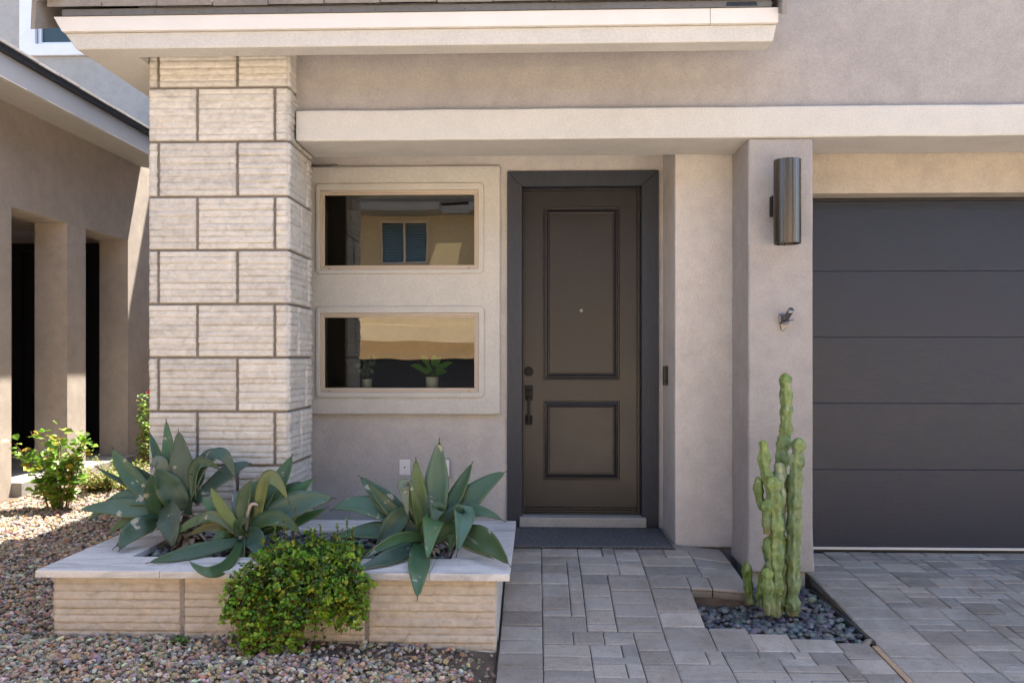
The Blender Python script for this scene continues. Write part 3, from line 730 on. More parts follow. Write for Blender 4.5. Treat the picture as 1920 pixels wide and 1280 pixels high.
# eave: fascia, soffit, roof
YF = 4.65
zf0, zf1, zf2 = PZ(145, 93, YF), PZ(145, 62, YF), PZ(145, 34, YF)
xl0, xl1, xl2 = PX(143, YF), PX(121, YF), PX(104, YF)
fa = MB(); xr = PX(1450, YF); fa.prism([(xl0, zf0), (xr, zf0), (xr + .02, zf1), (xl1, zf1)], YF, YF + .14); fa.build('fascia_band', M['cream'], house, bevel=.008)
fa = MB(); fa.prism([(xl1 - .004, zf1 + .001), (1.0, zf1 + .001), (1.0, zf2), (xl2, zf2)], YF - .022, YF + .12)
fa.prism([(1.002, zf1 + .001), (xr + .022, zf1 + .001), (xr + .024, zf2), (1.002, zf2)], YF - .0225, YF + .12); fa.build('fascia_board', M['trim'], house, bevel=.003)
so = MB(); so.box(xl0 + .004, cx0 - .0, YF + .142, 9.0, zf0 + .003, zf0 + .06); so.box(cx0, xr, YF + .142, 5.4, 3.345, 3.38); so.build('soffit', M['cream'], house)
roof = bpy.data.objects.new('roof', None); C.objects.link(roof); roof.parent = house; roof.location = (0, -1.4, 3.2)
fm = MB(); zt = zf2; fm.box(xl2 + .06, xr - .02, YF - .03, YF + .1, zt + .001, zt + .038)
fm.build('flashing', M['darkmetal'], roof)
hl = MB(); 
for k in range(16):
    xx = xl2 + .35 + k * .26; h1 = MB(); disc(h1, (xx, zt + .012), .0035, YF - .0315, YF - .0305, 8); h1.build('weep_hole', M['black'], roof)
xv = PX(1388, YF); hl.prism([(xv - .09, zt + .006), (xv + .09, zt + .006), (xv + .085, zt + .03), (xv - .085, zt + .03)], YF - .0315, YF - .0305)
hl.build('vent_slot', M['black'], roof)
ti = MB(); tw = .327; pitch = .5
nrow = 9; cl_l = (xl2 - .02); xr2 = xr + .0
for r in range(nrow):
    y0 = YF - .052 + r * .33; z0 = zt + .039 + r * .33 * pitch; x = cl_l - (tw / 2 if r % 2 else 0)
    while x < xr2:
        a = max(x, cl_l) + .0025; b = min(x + tw, xr2) - .0025
        if b - a > .03:
            dz = random.uniform(0, .004); dy = random.uniform(-.006, .006); L = .40; t_ = .042
            vs = [(a, y0 + dy, z0 + dz), (b, y0 + dy, z0 + dz), (b, y0 + L, z0 + L * pitch - .004), (a, y0 + L, z0 + L * pitch - .004)]
            ti.add(vs + [(q[0], q[1] - .004, q[2] + t_) for q in vs], [(0, 3, 2, 1), (4, 5, 6, 7), (0, 1, 5, 4), (1, 2, 6, 5), (2, 3, 7, 6), (3, 0, 4, 7)])
        x += tw
ti.build('roof_tiles', M['tile'], roof, bevel=.004)
rt = MB()
for r in range(8):
    y0 = YF - .10 + r * .30; z0 = zt - .015 + r * .30 * pitch
    for (xa_, xb_, s) in ((cl_l - .05, cl_l + .10, 1),):
        vs = [(xa_ - .018, y0, z0 - .09), (xa_ + .008, y0, z0 - .09), (xa_ + .012, y0 + .01, z0 + .075), (xb_, y0 + .01, z0 + .105), (xb_, y0, z0 + .13), (xa_ - .01, y0, z0 + .10)]
        n = 6; vs2 = [(q[0] + .01, q[1] + .38, q[2] + .38 * pitch - .02) for q in vs]
        rt.add(vs + vs2, [tuple(range(n)), tuple(range(2 * n - 1, n - 1, -1))] + [(k, k + n, (k + 1) % n + n, (k + 1) % n) for k in range(n)])
rt.build('rake_tile', M['tile'], roof, bevel=.004)
rt = MB(); y0 = YF - .08; xe = xr + .026
vs = [(xe, y0, zt - .065), (xe + .028, y0, zt - .065), (xe + .028, y0, zt + .14), (xe - .06, y0, zt + .14), (xe - .06, y0, zt + .105), (xe, y0, zt + .10)]
rt.add(vs + [(q[0], q[1] + .5, q[2] + .25) for q in vs], [tuple(range(6)), tuple(range(11, 5, -1))] + [(k, k + 6, (k + 1) % 6 + 6, (k + 1) % 6) for k in range(6)]); rt.build('rake_tile', M['tile'], roof, bevel=.004)
rd = MB(); vs = [(cl_l + .05, YF, zt + .04), (xr2, YF, zt + .04), (xr2, 7.6, zt + .04 + 2.95 * pitch), (cl_l + .05, 7.6, zt + .04 + 2.95 * pitch)]
rd.add(vs + [(q[0], q[1] + .05, q[2] - .05) for q in vs], [(0, 3, 2, 1), (4, 5, 6, 7), (0, 1, 5, 4), (1, 2, 6, 5), (2, 3, 7, 6), (3, 0, 4, 7)]); rd.build('roof_deck', M['darkmetal'], roof)

# ------------------------------------------------------------------ fixtures on the house
cxl = (PX(1451, 4.875) + PX(1501, 4.875)) / 2; ry = 4.875
lt = thing('wall_lamp', 'tall brushed metal cylinder lamp mounted on the taupe pillar', 'wall lamp', (cxl, 5.02, PZ(1476, 380, ry)))
r_ = (PX(1501, ry) - PX(1451, ry)) / 2; z0 = PZ(1476, 457, ry); z1 = PZ(1476, 301, ry)
mb = MB(); seg = 64; A_ = np.linspace(0, 2 * math.pi, seg, False)
prof = [(r_ - .006, z0 + .10), (r_ - .006, z0), (r_, z0), (r_, z1), (r_ - .004, z1), (r_ - .004, z1 - .006), (.0005, z1 - .006)]
vs = [(cxl + r * math.cos(a), ry + r * math.sin(a), z) for r, z in prof for a in A_]
mb.add(vs, [(k * seg + i, k * seg + (i + 1) % seg, (k + 1) * seg + (i + 1) % seg, (k + 1) * seg + i) for k in range(len(prof) - 1) for i in range(seg)])
lb = mb.build('lamp_body', M['brushed'], lt, smooth=True); es = lb.modifiers.new('es', 'EDGE_SPLIT'); es.split_angle = math.radians(40)
mb = MB(); vs = [(cxl + (r_ - .007) * math.cos(a), ry + (r_ - .007) * math.sin(a), z0 + .03) for a in A_]; mb.add(vs, [tuple(range(seg))]); mb.build('reflector', M['chrome'], lt)
mb = MB(); bz0, bz1 = PZ(1447, 405, 4.98), PZ(1447, 368, 4.98); mb.box(PX(1446, 4.98), cxl + .06, 4.96, 5.019, bz0, bz1); mb.box(cxl - .02, cxl + .02, ry + r_ - .005, 4.96, bz0 + .02, bz1 - .02); mb.build('mounting_plate', M['bronze'], lt, bevel=.002)

fb = P3(1468, 602, 5.02); ft_ = thing('flag_bracket', 'small grey metal flagpole bracket on the taupe pillar below the lamp', 'bracket', fb)
mb = MB(); mb.prism([(fb.x - .030, fb.z + .035), (fb.x - .014, fb.z - .052), (fb.x - .004, fb.z - .062), (fb.x + .012, fb.z - .052), (fb.x + .028, fb.z + .030), (fb.x + .018, fb.z + .046), (fb.x - .018, fb.z + .046)][::-1], 5.005, 5.019); mb.build('back_plate', M['chrome'], ft_, bevel=.003)
mb = MB(); mb.tube([(fb.x, 5.01, fb.z), (fb.x + .006, 4.97, fb.z + .02), (fb.x + .01, 4.93, fb.z + .045), (fb.x + .013, 4.90, fb.z + .062)], [.019, .019, .018, .018], 14); mb.tube([(fb.x - .02, 5.0, fb.z - .01), (fb.x, 4.985, fb.z - .012), (fb.x + .024, 4.985, fb.z - .008)], .008, 8); mb.build('pole_socket', M['chrome'], ft_, smooth=True)
mb = MB(); mb.tube([(fb.x + .01, 4.955, fb.z + .0), (fb.x + .045, 4.95, fb.z + .006)], .005, 8); mb.build('thumb_screw', M['chrome'], ft_, smooth=True)
for q in ((-.02, .035), (0, -.05), (.02, .033)): mb = MB(); disc(mb, (fb.x + q[0], fb.z + q[1]), .005, 5.0, 5.006, 10); mb.build('screw', M['chrome'], ft_)

dbz0, dbz1 = PZ(1246, 722, 5.74), PZ(1246, 686, 5.74)
dbt = thing('doorbell', 'slim black video doorbell beside the dark front door', 'doorbell', (.93, 5.76, dbz0))
mb = MB(); mb.box(.905, .938, 5.71, 5.755, dbz0, dbz1); mb.build('body', M['black'], dbt, bevel=.004)
mb = MB(); disc(mb, (.921, dbz0 + .03), .008, 5.7085, 5.7099, 16); mb.build('button', M['bronze'], dbt)

o_ = rect(749, 769, 861, 890, YW); tp = thing('outlet_plate', 'small pale wall plate with one round hole left of the right agave tip', 'wall plate', ((o_[0] + o_[1]) / 2, YW, o_[2]))
mb = MB(); mb.box(o_[0], o_[1], YW - .006, YW - .0003, o_[2], o_[3]); mb.build('plate', M['white'], tp, bevel=.002)
mb = MB(); cxx, czz = (o_[0] + o_[1]) / 2, (o_[2] + o_[3]) / 2
disc(mb, (cxx, czz), .006, YW - .0072, YW - .0062, 14); mb.build('socket_hole', M['black'], tp)
for q in (-.042, .042): mb = MB(); disc(mb, (cxx, czz + q), .002, YW - .0072, YW - .0062, 8); mb.build('screw', M['chrome'], tp)
o_ = rect(826, 845, 858, 895, YW); tp = thing('outlet_cover', 'clear grey bubble outlet cover behind the right agave', 'outlet cover', ((o_[0] + o_[1]) / 2, YW, o_[2]))
mb = MB(); mb.box(o_[0], o_[1], YW - .012, YW - .0003, o_[2], o_[3]); mb.build('base', M['taupe'], tp, bevel=.004)
mb = MB(); mb.box(o_[0] + .008, o_[1] - .006, YW - .045, YW - .0125, o_[2] + .01, o_[3] - .01); mb.build('cover', M['whitevinyl'], tp, bevel=.01)
cb_ = MB(); zc0 = PZ(600, 311, YP) + .004; pts_ = [(PX(584, YP), YP + .01, zc0), (PX(600, YP), YP + .008, zc0 + .003), (PX(615, YP), YP + .006, zc0 + .001), (PX(628, YP), YP + .004, zc0 + .008), (PX(633, YP), YP + .006, zc0 + .002)]
cb_.tube(pts_, .003, 6); tag(cb_.build('cable', M['black'], smooth=True), 'thin dark loose cable lying along the top of the window panel', 'cable')
# doormat
dm = MB(); xs_ = np.linspace(-.26, .905, 24); y_ = np.linspace(5.29, 5.86, 10)
m2 = sheet(list(xs_), list(y_), lambda a, b: z_pave(a, b) + .014 + .0015 * noise.noise(Vector((a * 3, b * 3, 0)))); dm.add(m2.v, m2.f)
dmo = dm.build('doormat', M['rug'], smooth=True); so_ = dmo.modifiers.new('s', 'SOLIDIFY'); so_.thickness = .010; so_.offset = -1
tag(dmo, 'dark charcoal woven doormat in front of the door', 'doormat')

# ------------------------------------------------------------------ planter
pt = thing('stone_planter', 'low raised planter with tan split stone front and travertine cap', 'planter', (-1.3, 4.6, -.3))
ZC = .18; TH = .036
cp = MB()
def slab(x0, x1, y0, y1):
    c = random.uniform(.94, 1.05); cp.box(x0 + .001, x1 - .001, y0 + .001, y1 - .001, ZC - TH, ZC, (c, c, c))
xsl = [PX(65, 3.95), -1.885, -1.30, -.93, -.53, -.13]
yF, yI, yBk, yBI = 3.95, 4.246, 5.24, 4.945
for k in range(5): slab(xsl[k], xsl[k + 1], yF, yI)
slab(PX(65, 3.95), PX(248, 4.246), yI, 4.9); slab(-.453, -.13, yI, 4.6); slab(-.453, -.13, 4.6, 4.95); slab(-.453, -.13, 4.95, yBk)
slab(cx1 + .03, -1.0, yBI, yBk); slab(-1.0, -.453, yBI, yBk)
cp.build('cap', M['trav'], pt, bevel=.003)
bd = MB(); bd.box(PX(97, 4.0) + .015, -.20, 4.015, 4.13, -.5, ZC - TH - .001); bd.box(PX(97, 4.0) + .015, -2.29, 4.13, 4.9, -.5, ZC - TH - .001); bd.box(-.31, -.195, 4.13, 5.2, -.5, ZC - TH - .001); bd.box(-1.5, -.31, 5.08, 5.2, -.5, ZC - TH - .001)
bd.build('body_wall', M['cream'], pt)
stf = MB(); ex = [PX(97, 4.0), PX(341, 4.0), PX(515, 4.0), PX(687, 4.0), -.195]
for k in range(4):
    rock_patch(stf, (ex[k] + .003, 4.012, -.30), (1, 0, 0), (0, 0, 1), (0, -1, 0), ex[k + 1] - ex[k] - .006, .30 + ZC - TH - .003, 900 + k, amp=.007, edge_jag=.002)
stf.build('stone_facing', M['stonetan'], pt, smooth=True)
sf2 = MB(); rock_patch(sf2, (PX(97, 4.0) + .002, 4.9, -.30), (0, -1, 0), (0, 0, 1), (-1, 0, 0), .89, .44, 950, step=.02); sf2.build('side_facing', M['stonetan'], pt, smooth=True)
for k in (1, 2, 3): sj = MB(); sj.box(ex[k] - .009, ex[k] + .009, 4.0035, 4.014, -.3, ZC - TH - .002); sj.build('grout', M['grout'], pt)
so = MB(); so.box(-2.285, -.315, 4.135, 5.075, -.3, .125); so.build('soil', M['dirt'], pt)

# ------------------------------------------------------------------ agaves
def bez(P, t):
    n = len(P) - 1
    if n == 2: return P[0] * (1 - t) ** 2 + P[1] * 2 * t * (1 - t) + P[2] * t * t
    return P[0] * (1 - t) ** 3 + P[1] * 3 * t * (1 - t) ** 2 + P[2] * 3 * t * t * (1 - t) + P[3] * t ** 3
def prof_w(v):
    if v < .5: return .50 + .50 * math.sin(math.pi * v / .5 / 2)
    k = (v - .5) / .5
    return max(.0, (1 - k ** 1.9)) * (1 - .25 * k) if v < .95 else .0
def leaf(parent, P, width, Nf, col, cup=.22, twist=0, name='leaf', mat='agave', n=22, thick=.006, tipd=True):
    mb = MB(); m = 6; vs = []; uv = []; cols = []
    Nf = Vector(Nf).normalized(); seed = random.uniform(0, 99)
    for i in range(n + 1):
        v = i / n; p = bez(P, v); T = (bez(P, min(1, v + .02)) - bez(P, max(0, v - .02))).normalized()
        S = T.cross(Nf)
        if S.length < .05: S = T.cross(Vector((0, 0, 1)))
        S.normalize(); ang = twist * v; Nn = S.cross(T)
        S = (S * math.cos(ang) + Nn * math.sin(ang)).normalized(); Nn = S.cross(T)
        w_ = width * max(prof_w(v) * (1 if v < .9 else 1), 0)
        if v >= .9: w_ = max(width * prof_w(.89) * (1 - (v - .9) / .06) ** 1.0 if v < .95 else 0, .0022 * (1.2 - v) * 5)
        for j in range(m + 1):
            s = j / m * 2 - 1
            q = p + S * (s * w_ / 2) - Nn * (cup * w_ * (1 - s * s) * .5) + Nn * (.035 * w_ * math.sin(v * 17 + seed) * s)
            vs.append(q); uv.append((j / m, v)); cols.append(col)
    mb.add(vs, [(i * (m + 1) + j, i * (m + 1) + j + 1, (i + 1) * (m + 1) + j + 1, (i + 1) * (m + 1) + j) for i in range(n) for j in range(m)], cols, uv)
    o = mb.build(name, M[mat], parent, smooth=True)
    s = o.modifiers.new('s', 'SOLIDIFY'); s.thickness = thick; s.offset = 0
    return o
GB = (.040, .084, .050); GD = (.024, .064, .022); GY = (.065, .11, .02); GL = (.095, .13, .105); GM = (.032, .082, .028); TAN = (.33, .25, .16)
def agave(label, ctr, Y0, leaves):
    base = P3(ctr[0], ctr[1], Y0); ag = thing('agave', label, 'agave', (base.x, base.y, .1), 'broad leaved agaves in the stone planter')
    for L in leaves:
        (b, mid, tip, w_, dyt, colr) = L[:6]; dym = L[6] if len(L) > 6 and L[6] is not None else dyt * .55; Nf = L[7] if len(L) > 7 else None
        dyb = dyt * .1
        B = P3(b[0], b[1], Y0 + dyb); Tp = P3(tip[0], tip[1], Y0 + dyt)
        if mid is None:
            mid = ((b[0] + tip[0]) / 2, (b[1] + tip[1]) / 2 - .06 * abs(tip[0] - b[0]))
            Mi = P3(mid[0], mid[1], Y0 + dym); Cc = Mi * 2 - (B + Tp) * .5
        else:
            Mi = P3(mid[0], mid[1], Y0 + dym); Cc = Mi * 2 - (B + Tp) * .5
        ext = (B - Cc).normalized() * .03
        side = 1 if tip[0] > b[0] else -1
        Nf = Nf or (-.25 * side + random.uniform(-.12, .12), -.9, .42 + random.uniform(-.15, .15))
        wm = w_ * (Y0 + dym) / F * 1.04
        q_ = random.choice([.72, .85, 1, 1.15, 1.35]); c_ = (colr[0] * q_ * random.uniform(.85, 1.25), colr[1] * q_, colr[2] * q_ * random.uniform(.75, 1.35))
        leaf(ag, [B + ext, Cc, Tp], wm, Nf, c_, cup=random.uniform(.16, .34), twist=random.uniform(-.35, .35))
    return ag
a1 = agave('leftmost agave, tall dusty green leaves leaning over the planter edge beside the stone column', (325, 955), 4.60, [
 ((360, 880), (398, 848), (432, 872), 20, .15, GD), ((372, 935), (425, 885), (472, 868), 34, .18, GB), ((353, 935), (405, 848), (444, 908), 28, .05, GB),
 ((362, 930), (368, 868), (418, 884), 24, .0, GD), ((345, 945), (372, 900), (380, 862), 26, .1, GM),
 ((318, 930), (316, 855), (311, 784), 24, .10, GM), ((305, 900), (293, 850), (279, 808), 16, .10, GD), ((312, 900), (302, 865), (290, 845), 22, .14, GD),
 ((345, 955), (341, 880), (334, 802), 44, .02, GB), ((322, 930), (300, 865), (284, 880), 24, -.02, GL),
 ((305, 950), (245, 893), (209, 836), 32, .04, GM), ((300, 930), (235, 905), (178, 873), 12, .06, GD), ((308, 935), (275, 900), (236, 868), 26, .12, GD),
 ((300, 940), (235, 932), (160, 980), 34, -.02, GB), ((300, 966), (230, 950), (143, 956), 36, -.10, GB),
 ((296, 975), (240, 975), (203, 1004), 18, -.1, GY), ((345, 962), (318, 915), (290, 876), 48, -.10, GM), ((293, 968), (284, 925), (288, 888), 30, -.14, GM),
 ((300, 975), (255, 990), (222, 1034), 42, -.32, GM), ((298, 985), (270, 985), (210, 1030), 26, -.26, GD),
 ((308, 945), (316, 975), (324, 1032), 48, -.22, GB, -.2), ((330, 970), (318, 975), (300, 990), 34, -.05, GD)])
a2 = agave('middle agave with yellowing torn leaves, between the column and the trailing green plant', (455, 1005), 4.42, [
 ((470, 985), (515, 915), (549, 850), 44, .18, GM), ((480, 985), (535, 940), (593, 892), 46, .12, GM), ((495, 980), (530, 925), (575, 905), 34, .2, GD),
 ((478, 992), (550, 945), (631, 934), 48, .02, GB), ((500, 995), (560, 975), (616, 950), 22, .08, GD), ((480, 980), (490, 940), (530, 905), 36, .14, GD),
 ((452, 985), (455, 935), (475, 898), 30, -.02, GM), ((458, 985), (480, 915), (497, 925), 34, .10, GM), ((482, 985), (500, 893), (544, 945), 30, -.04, (.10, .12, .03)),
 ((448, 992), (415, 950), (394, 910), 20, -.04, GY), ((440, 990), (405, 955), (378, 930), 30, .04, GM), ((450, 975), (447, 940), (436, 918), 24, .12, GL),
 ((447, 1000), (400, 965), (372, 985), 20, -.08, (.085,.10,.03)), ((450, 1000), (385, 968), (303, 1028), 20, -.04, GM), ((440, 995), (395, 985), (345, 1010), 16, .0, (.10,.095,.035)),
 ((460, 1000), (512, 968), (568, 1007), 30, -.12, GM), ((447, 1015), (365, 1033), (272, 1056), 28, -.38, GM, -.22),
 ((452, 1015), (408, 1070), (351, 1047), 24, -.49, GM, -.50), ((452, 1008), (449, 1030), (458, 1056), 26, -.20, GM), ((458, 1008), (444, 985), (470, 972), 26, -.10, GM),
 ((462, 1000), (478, 1010), (484, 1048), 38, -.20, GB), ((462, 990), (468, 948), (487, 950), 9, -.06, (.36, .31, .26)), ((430, 1000), (412, 1000), (395, 1030), 16, -.08, GY)])
a3 = agave('right agave with wide spreading leaves, one hanging over the planter front near the door', (800, 1005), 4.42, [
 ((817, 990), (818, 905), (824, 820), 46, .12, GB), ((792, 990), (784, 925), (780, 856), 31, .04, (.036, .085, .018)), ((790, 960), (772, 935), (753, 905), 20, .16, GM),
 ((785, 995), (725, 940), (672, 890), 38, .10, GM), ((788, 1002), (735, 955), (686, 900), 26, .0, GM), ((792, 1004), (784, 955), (766, 902), 17, -.04, GY), ((795, 1000), (778, 950), (765, 905), 14, -.02, GM),
 ((778, 960), (758, 905), (767, 980), 24, -.06, GL), ((765, 990), (690, 945), (618, 957), 40, .08, GB), ((760, 980), (700, 948), (655, 955), 26, .14, GL), ((775, 1000), (700, 992), (618, 1010), 34, .0, GM),
 ((758, 960), (735, 985), (703, 1038), 38, -.10, GM), ((792, 1008), (745, 1010), (672, 1053), 22, -.32, GM), ((788, 1020), (740, 1040), (665, 1068), 32, -.45, GB, -.28),
 ((788, 1018), (786, 1055), (782, 1126), 40, -.58, GM, -.42), ((815, 985), (812, 975), (800, 1058), 38, -.40, GM, -.2), ((812, 1000), (822, 950), (806, 1000), 30, -.16, GM),
 ((830, 975), (858, 920), (887, 864), 31, .10, GM), ((838, 988), (888, 925), (952, 882), 44, .06, GB), ((820, 998), (870, 955), (949, 978), 30, -.06, GM), ((820, 1000), (850, 985), (875, 960), 30, .0, (.12, .14, .04)),
 ((858, 975), (872, 960), (855, 1046), 42, -.26, GB, -.14), ((850, 1005), (900, 1008), (958, 1063), 46, -.42, GM, -.22), ((855, 1005), (880, 1020), (925, 1048), 22, -.32, GL),
 ((815, 1010), (850, 990), (838, 1042), 34, -.14, GM), ((830, 1005), (805, 990), (790, 1000), 30, -.06, GD)])
# dry leaf bases on the stems
def dry_stem(parent, p0, p1, Y0, r, n):
    A, B = P3(*p0, Y0), P3(*p1, Y0); mb = MB(); cols = [(.20, .15, .10), (.28, .23, .17), (.12, .085, .06), (.36, .31, .25), (.16, .15, .10)]
    mb.tube([A, (A + B) / 2, B], [r * .55, r * .5, r * .4], 10, col=(.13, .095, .065))
    for k in range(n):
        t = random.random(); c = A.lerp(B, t); a = random.uniform(0, 6.28); d = Vector((math.cos(a), math.sin(a), random.uniform(-.1, .7))).normalized(); L = r * random.uniform(.7, 1.8); w_ = r * random.uniform(.15, .4)
        s = d.cross(Vector((0, 0, 1))).normalized(); q = c + d * r * .3; dn = Vector((0, 0, -1)) * L * random.uniform(.1, .7)
        vs = [q - s * w_, q + s * w_, q + d * L * .5 + s * w_ * .8 + dn * .2, q + d * L * .5 - s * w_ * .8 + dn * .2, q + d * L + s * w_ * .15 + dn, q + d * L - s * w_ * .15 + dn]
        mb.add(vs, [(0, 1, 2, 3), (3, 2, 4, 5)], random.choice(cols))
    return mb.build('dried_stem', M['twig'], parent)
dry_stem(a1, (375, 1040), (330, 960), 4.56, .085, 150); dry_stem(a2, (462, 1050), (455, 1005), 4.46, .07, 60); dry_stem(a3, (808, 1050), (803, 1005), 4.46, .075, 60)

# ------------------------------------------------------------------ small leaf helper
def small_leaf(mb, p, d, nrm, L, w_, col, fold=.15):
    d = d.normalized(); s = d.cross(nrm)
    if s.length < .01: s = Vector((1, 0, 0))
    s.normalize(); n_ = s.cross(d)
    vs = [p, p + d * L * .3 + s * w_ * .42 + n_ * w_ * fold, p + d * L * .68 + s * w_ * .45 + n_ * w_ * fold, p + d * L - n_ * w_ * .1, p + d * L * .68 - s * w_ * .45 + n_ * w_ * fold, p + d * L * .3 - s * w_ * .42 + n_ * w_ * fold, p + d * L * .5]
    mb.add(vs, [(0, 1, 6), (1, 2, 6), (2, 3, 6), (3, 4, 6), (4, 5, 6), (5, 0, 6)], col)
def rv(): return Vector((random.gauss(0, 1), random.gauss(0, 1), random.gauss(0, 1))).normalized()
# trailing succulent
tr = thing('trailing_plant', 'bright green small leaved trailing succulent spilling over the planter front', 'trailing plant', (-1.15, 4.1, .1))
lm = MB(); tm = MB()
LG = [(.055, .14, .012), (.10, .22, .015), (.032, .085, .012), (.17, .30, .02), (.022, .06, .012), (.065, .16, .018), (.28, .40, .028)]
for s in range(380):
    u = random.uniform(-1, 1); x0 = -1.16 + .20 * u; y0 = random.uniform(4.02, 4.36)
    # end target
    ex_ = -1.165 + .345 * random.uniform(-1, 1); px_ = 1005 + ex_ * F / 3.85
    if px_ < 600: zend = random.choice([random.uniform(-.27, -.06), random.uniform(-.27, -.02), random.uniform(-.1, .12)])
    else: zend = random.uniform(-.09, .14)
    if abs(ex_ + 1.17) > .30: zend = random.uniform(-.05, .14)
    zend += .10 * noise.noise(Vector((ex_ * 11, 2.2, 0))) + random.choice([0, 0, .06])
    typ = random.random()
    if typ < .34:     # stays up on top
        e = Vector((ex_ * .9 - .117, random.uniform(3.85, 4.4), random.uniform(.15, .33) - .20 * abs(ex_ + 1.17))); c1 = Vector(((x0 + e.x) / 2, (y0 + e.y) / 2, random.uniform(.25, .38) - .15 * abs(u)))
        P = [Vector((x0, y0, .12)), c1, e]
    else:
        yf_ = random.uniform(3.76, 3.92); top = random.uniform(.17, .36) - .15 * abs(u) + .05 * noise.noise(Vector((ex_ * 9, 4, 0)))
        P = [Vector((x0, y0, .12)), Vector((x0 * .6 + ex_ * .4, min(y0, 4.1), top)), Vector((ex_, yf_ - .02, top * .95)), Vector((ex_ + random.uniform(-.03, .03), yf_ + (.03 if zend < .1 else 0), zend))]
    nn = 15; pts_ = [bez(P, k / (nn - 1)) + rv() * .006 for k in range(nn)]
    tm.tube(pts_, [.0034 - .002 * k / nn for k in range(nn)], 4, cap=False, col=(.13, .055, .03))
    k_ = 0; Lt = sum((pts_[k + 1] - pts_[k]).length for k in range(nn - 1)); nodes_ = int(Lt / .0175)
    for k in range(2, nodes_):
        t = k / nodes_; p = bez(P, t) + rv() * .008; T = (bez(P, min(1, t + .03)) - bez(P, t - .03)).normalized()
        c = random.choice(LG if t < .85 else LG[1:2] + LG[3:4] + LG[6:]); c = tuple(v * random.uniform(.8, 1.2) for v in c)
        a = random.uniform(0, 3.14); A = T.cross(rv()).normalized()
        br = rv() * random.uniform(0, .022); p = p + br
        for sg in (1, -1):
            small_leaf(lm, p, A * sg + T * .5 + Vector((0, -.15, .25)), (Vector((0, -.5, .8)) + rv() * .6).normalized(), random.uniform(.016, .025), random.uniform(.016, .024), c)
        if random.random() < .4:
            A2 = T.cross(A).normalized()
            for sg in (1, -1): small_leaf(lm, p + T * .004, A2 * sg + T * .6 + Vector((0, -.15, .3)), (Vector((0, -.5, .8)) + rv() * .6).normalized(), random.uniform(.013, .021), random.uniform(.013, .020), c)
# upright sprigs
for (sx, sy) in ((553, 950), (515, 985), (601, 985), (632, 985), (650, 975), (533, 975), (590, 992), (660, 990)):
    a = P3(sx + random.uniform(-4, 4), 1015, 4.1); b = P3(sx, sy, 4.1); tm.tube([a, (a + b) / 2 + rv() * .006, b], .002, 4, col=(.13, .055, .03))
    for k in range(9):
        p = a.lerp(b, k / 8); A = Vector((random.uniform(-1, 1), random.uniform(-1, 1), .5))
        for sg in (1, -1): small_leaf(lm, p, Vector((A.x * sg, A.y * sg, .6)), Vector((0, -.4, .9)), .015, .013, random.choice(LG[1:]))
fo = lm.build('foliage', M['leafy'], tr); tm.build('stems', M['twig'], tr)

# ------------------------------------------------------------------ leafy plants on the gravel
def shrub(name, label, cat, base, stems, leafL, cols, nleaf, group=None, spread=.03, twigc=(.20, .12, .07), wide=.25):
    th_ = thing(name, label, cat, base, group); lm = MB(); tm = MB(); b = Vector(base)
    for (dx, dy, dz) in stems:
        e = b + Vector((dx, dy, dz)); b0_ = b + Vector((dx * wide, dy * wide, 0)); m_ = b + Vector((dx * .5, dy * .5, dz * .62)); pts_ = [bez([b0_, m_, e], k / 10) for k in range(11)]
        tm.tube(pts_, [.006 - .0042 * k / 10 for k in range(11)], 5, col=twigc)
        for k in range(nleaf):
            t = random.uniform(.06, 1) ** .85; p = bez([b0_, m_, e], t) + rv() * random.uniform(0, spread); d = rv(); d.z = abs(d.z) * .4 - .05
            L = leafL * random.uniform(.6, 1.15); c = random.choice(cols); c = tuple(v * random.uniform(.8, 1.2) for v in c)
            q = p + d.normalized() * L * .3; small_leaf(lm, q, d, (Vector((0, -.3, 1)) + rv() * .55).normalized(), L, L * .78, c, .18)
    lm.build('foliage', M['leafy'], th_); tm.build('stems', M['twig'], th_); return th_
BG = [(.18, .32, .035), (.24, .40, .045), (.12, .23, .03), (.30, .46, .07), (.20, .35, .045)]; YEL = BG + [(.45, .33, .03)]
def gp(px, py, h0=-.13):
    # ground point under a pixel
    Y = (EYE - h0) * F / (py - HY); return (PX(px, Y), Y, h0)
b = gp(112, 960, -.12)
stm = [(-.36, -.05, .55), (-.20, .05, .70), (-.42, 0, .60), (-.05, .1, .70), (.12, -.05, .50), (.18, .05, .64), (.24, 0, .70), (.05, -.1, .55), (-.15, -.1, .40), (-.25, .1, .45), (.02, 0, .35), (-.1, -.12, .28), (.14, -.12, .30), (.26, .05, .60), (-.3, .05, .70), (-.02, -.05, .5)]
shrub('leafy_shrub', 'sunlit bright green rounded leaf shrub with some yellow leaves on the gravel', 'shrub', b, stm, .085, BG + BG + [(.40, .30, .03)], 34, None, .07)
b = gp(206, 922, -.11); stm = [(random.uniform(-.42, .40), random.uniform(-.5, .5), random.uniform(.06, .30)) for _ in range(80)]
shrub('low_weed', 'low yellow green ground weeds in sun behind the leafy shrub', 'weed', b, stm, .036, [(.22, .30, .05), (.30, .33, .08), (.16, .24, .04), (.36, .27, .10)], 26, None, .04)
b = gp(-12, 915, -.12); shrub('low_weed', 'yellow green plant cut off by the left edge of the photo', 'weed', b, [(.07, 0, .18), (.02, 0, .14), (.09, .02, .08), (-.05, 0, .16)], .05, BG + [(.4, .33, .05)], 16)
bx = PX(270, 9.6); shrub('climbing_rose', 'climbing green rose with a red flower between the houses left of the column', 'rose bush', (bx, 9.6, -.08), [(random.uniform(-.06, .12), random.uniform(-.2, .1), z) for z in (.9, .85, .75, .6, .5, .4, .3, .7, .8, .95)], .05, BG + [(.35, .40, .12)], 44, None, .08)
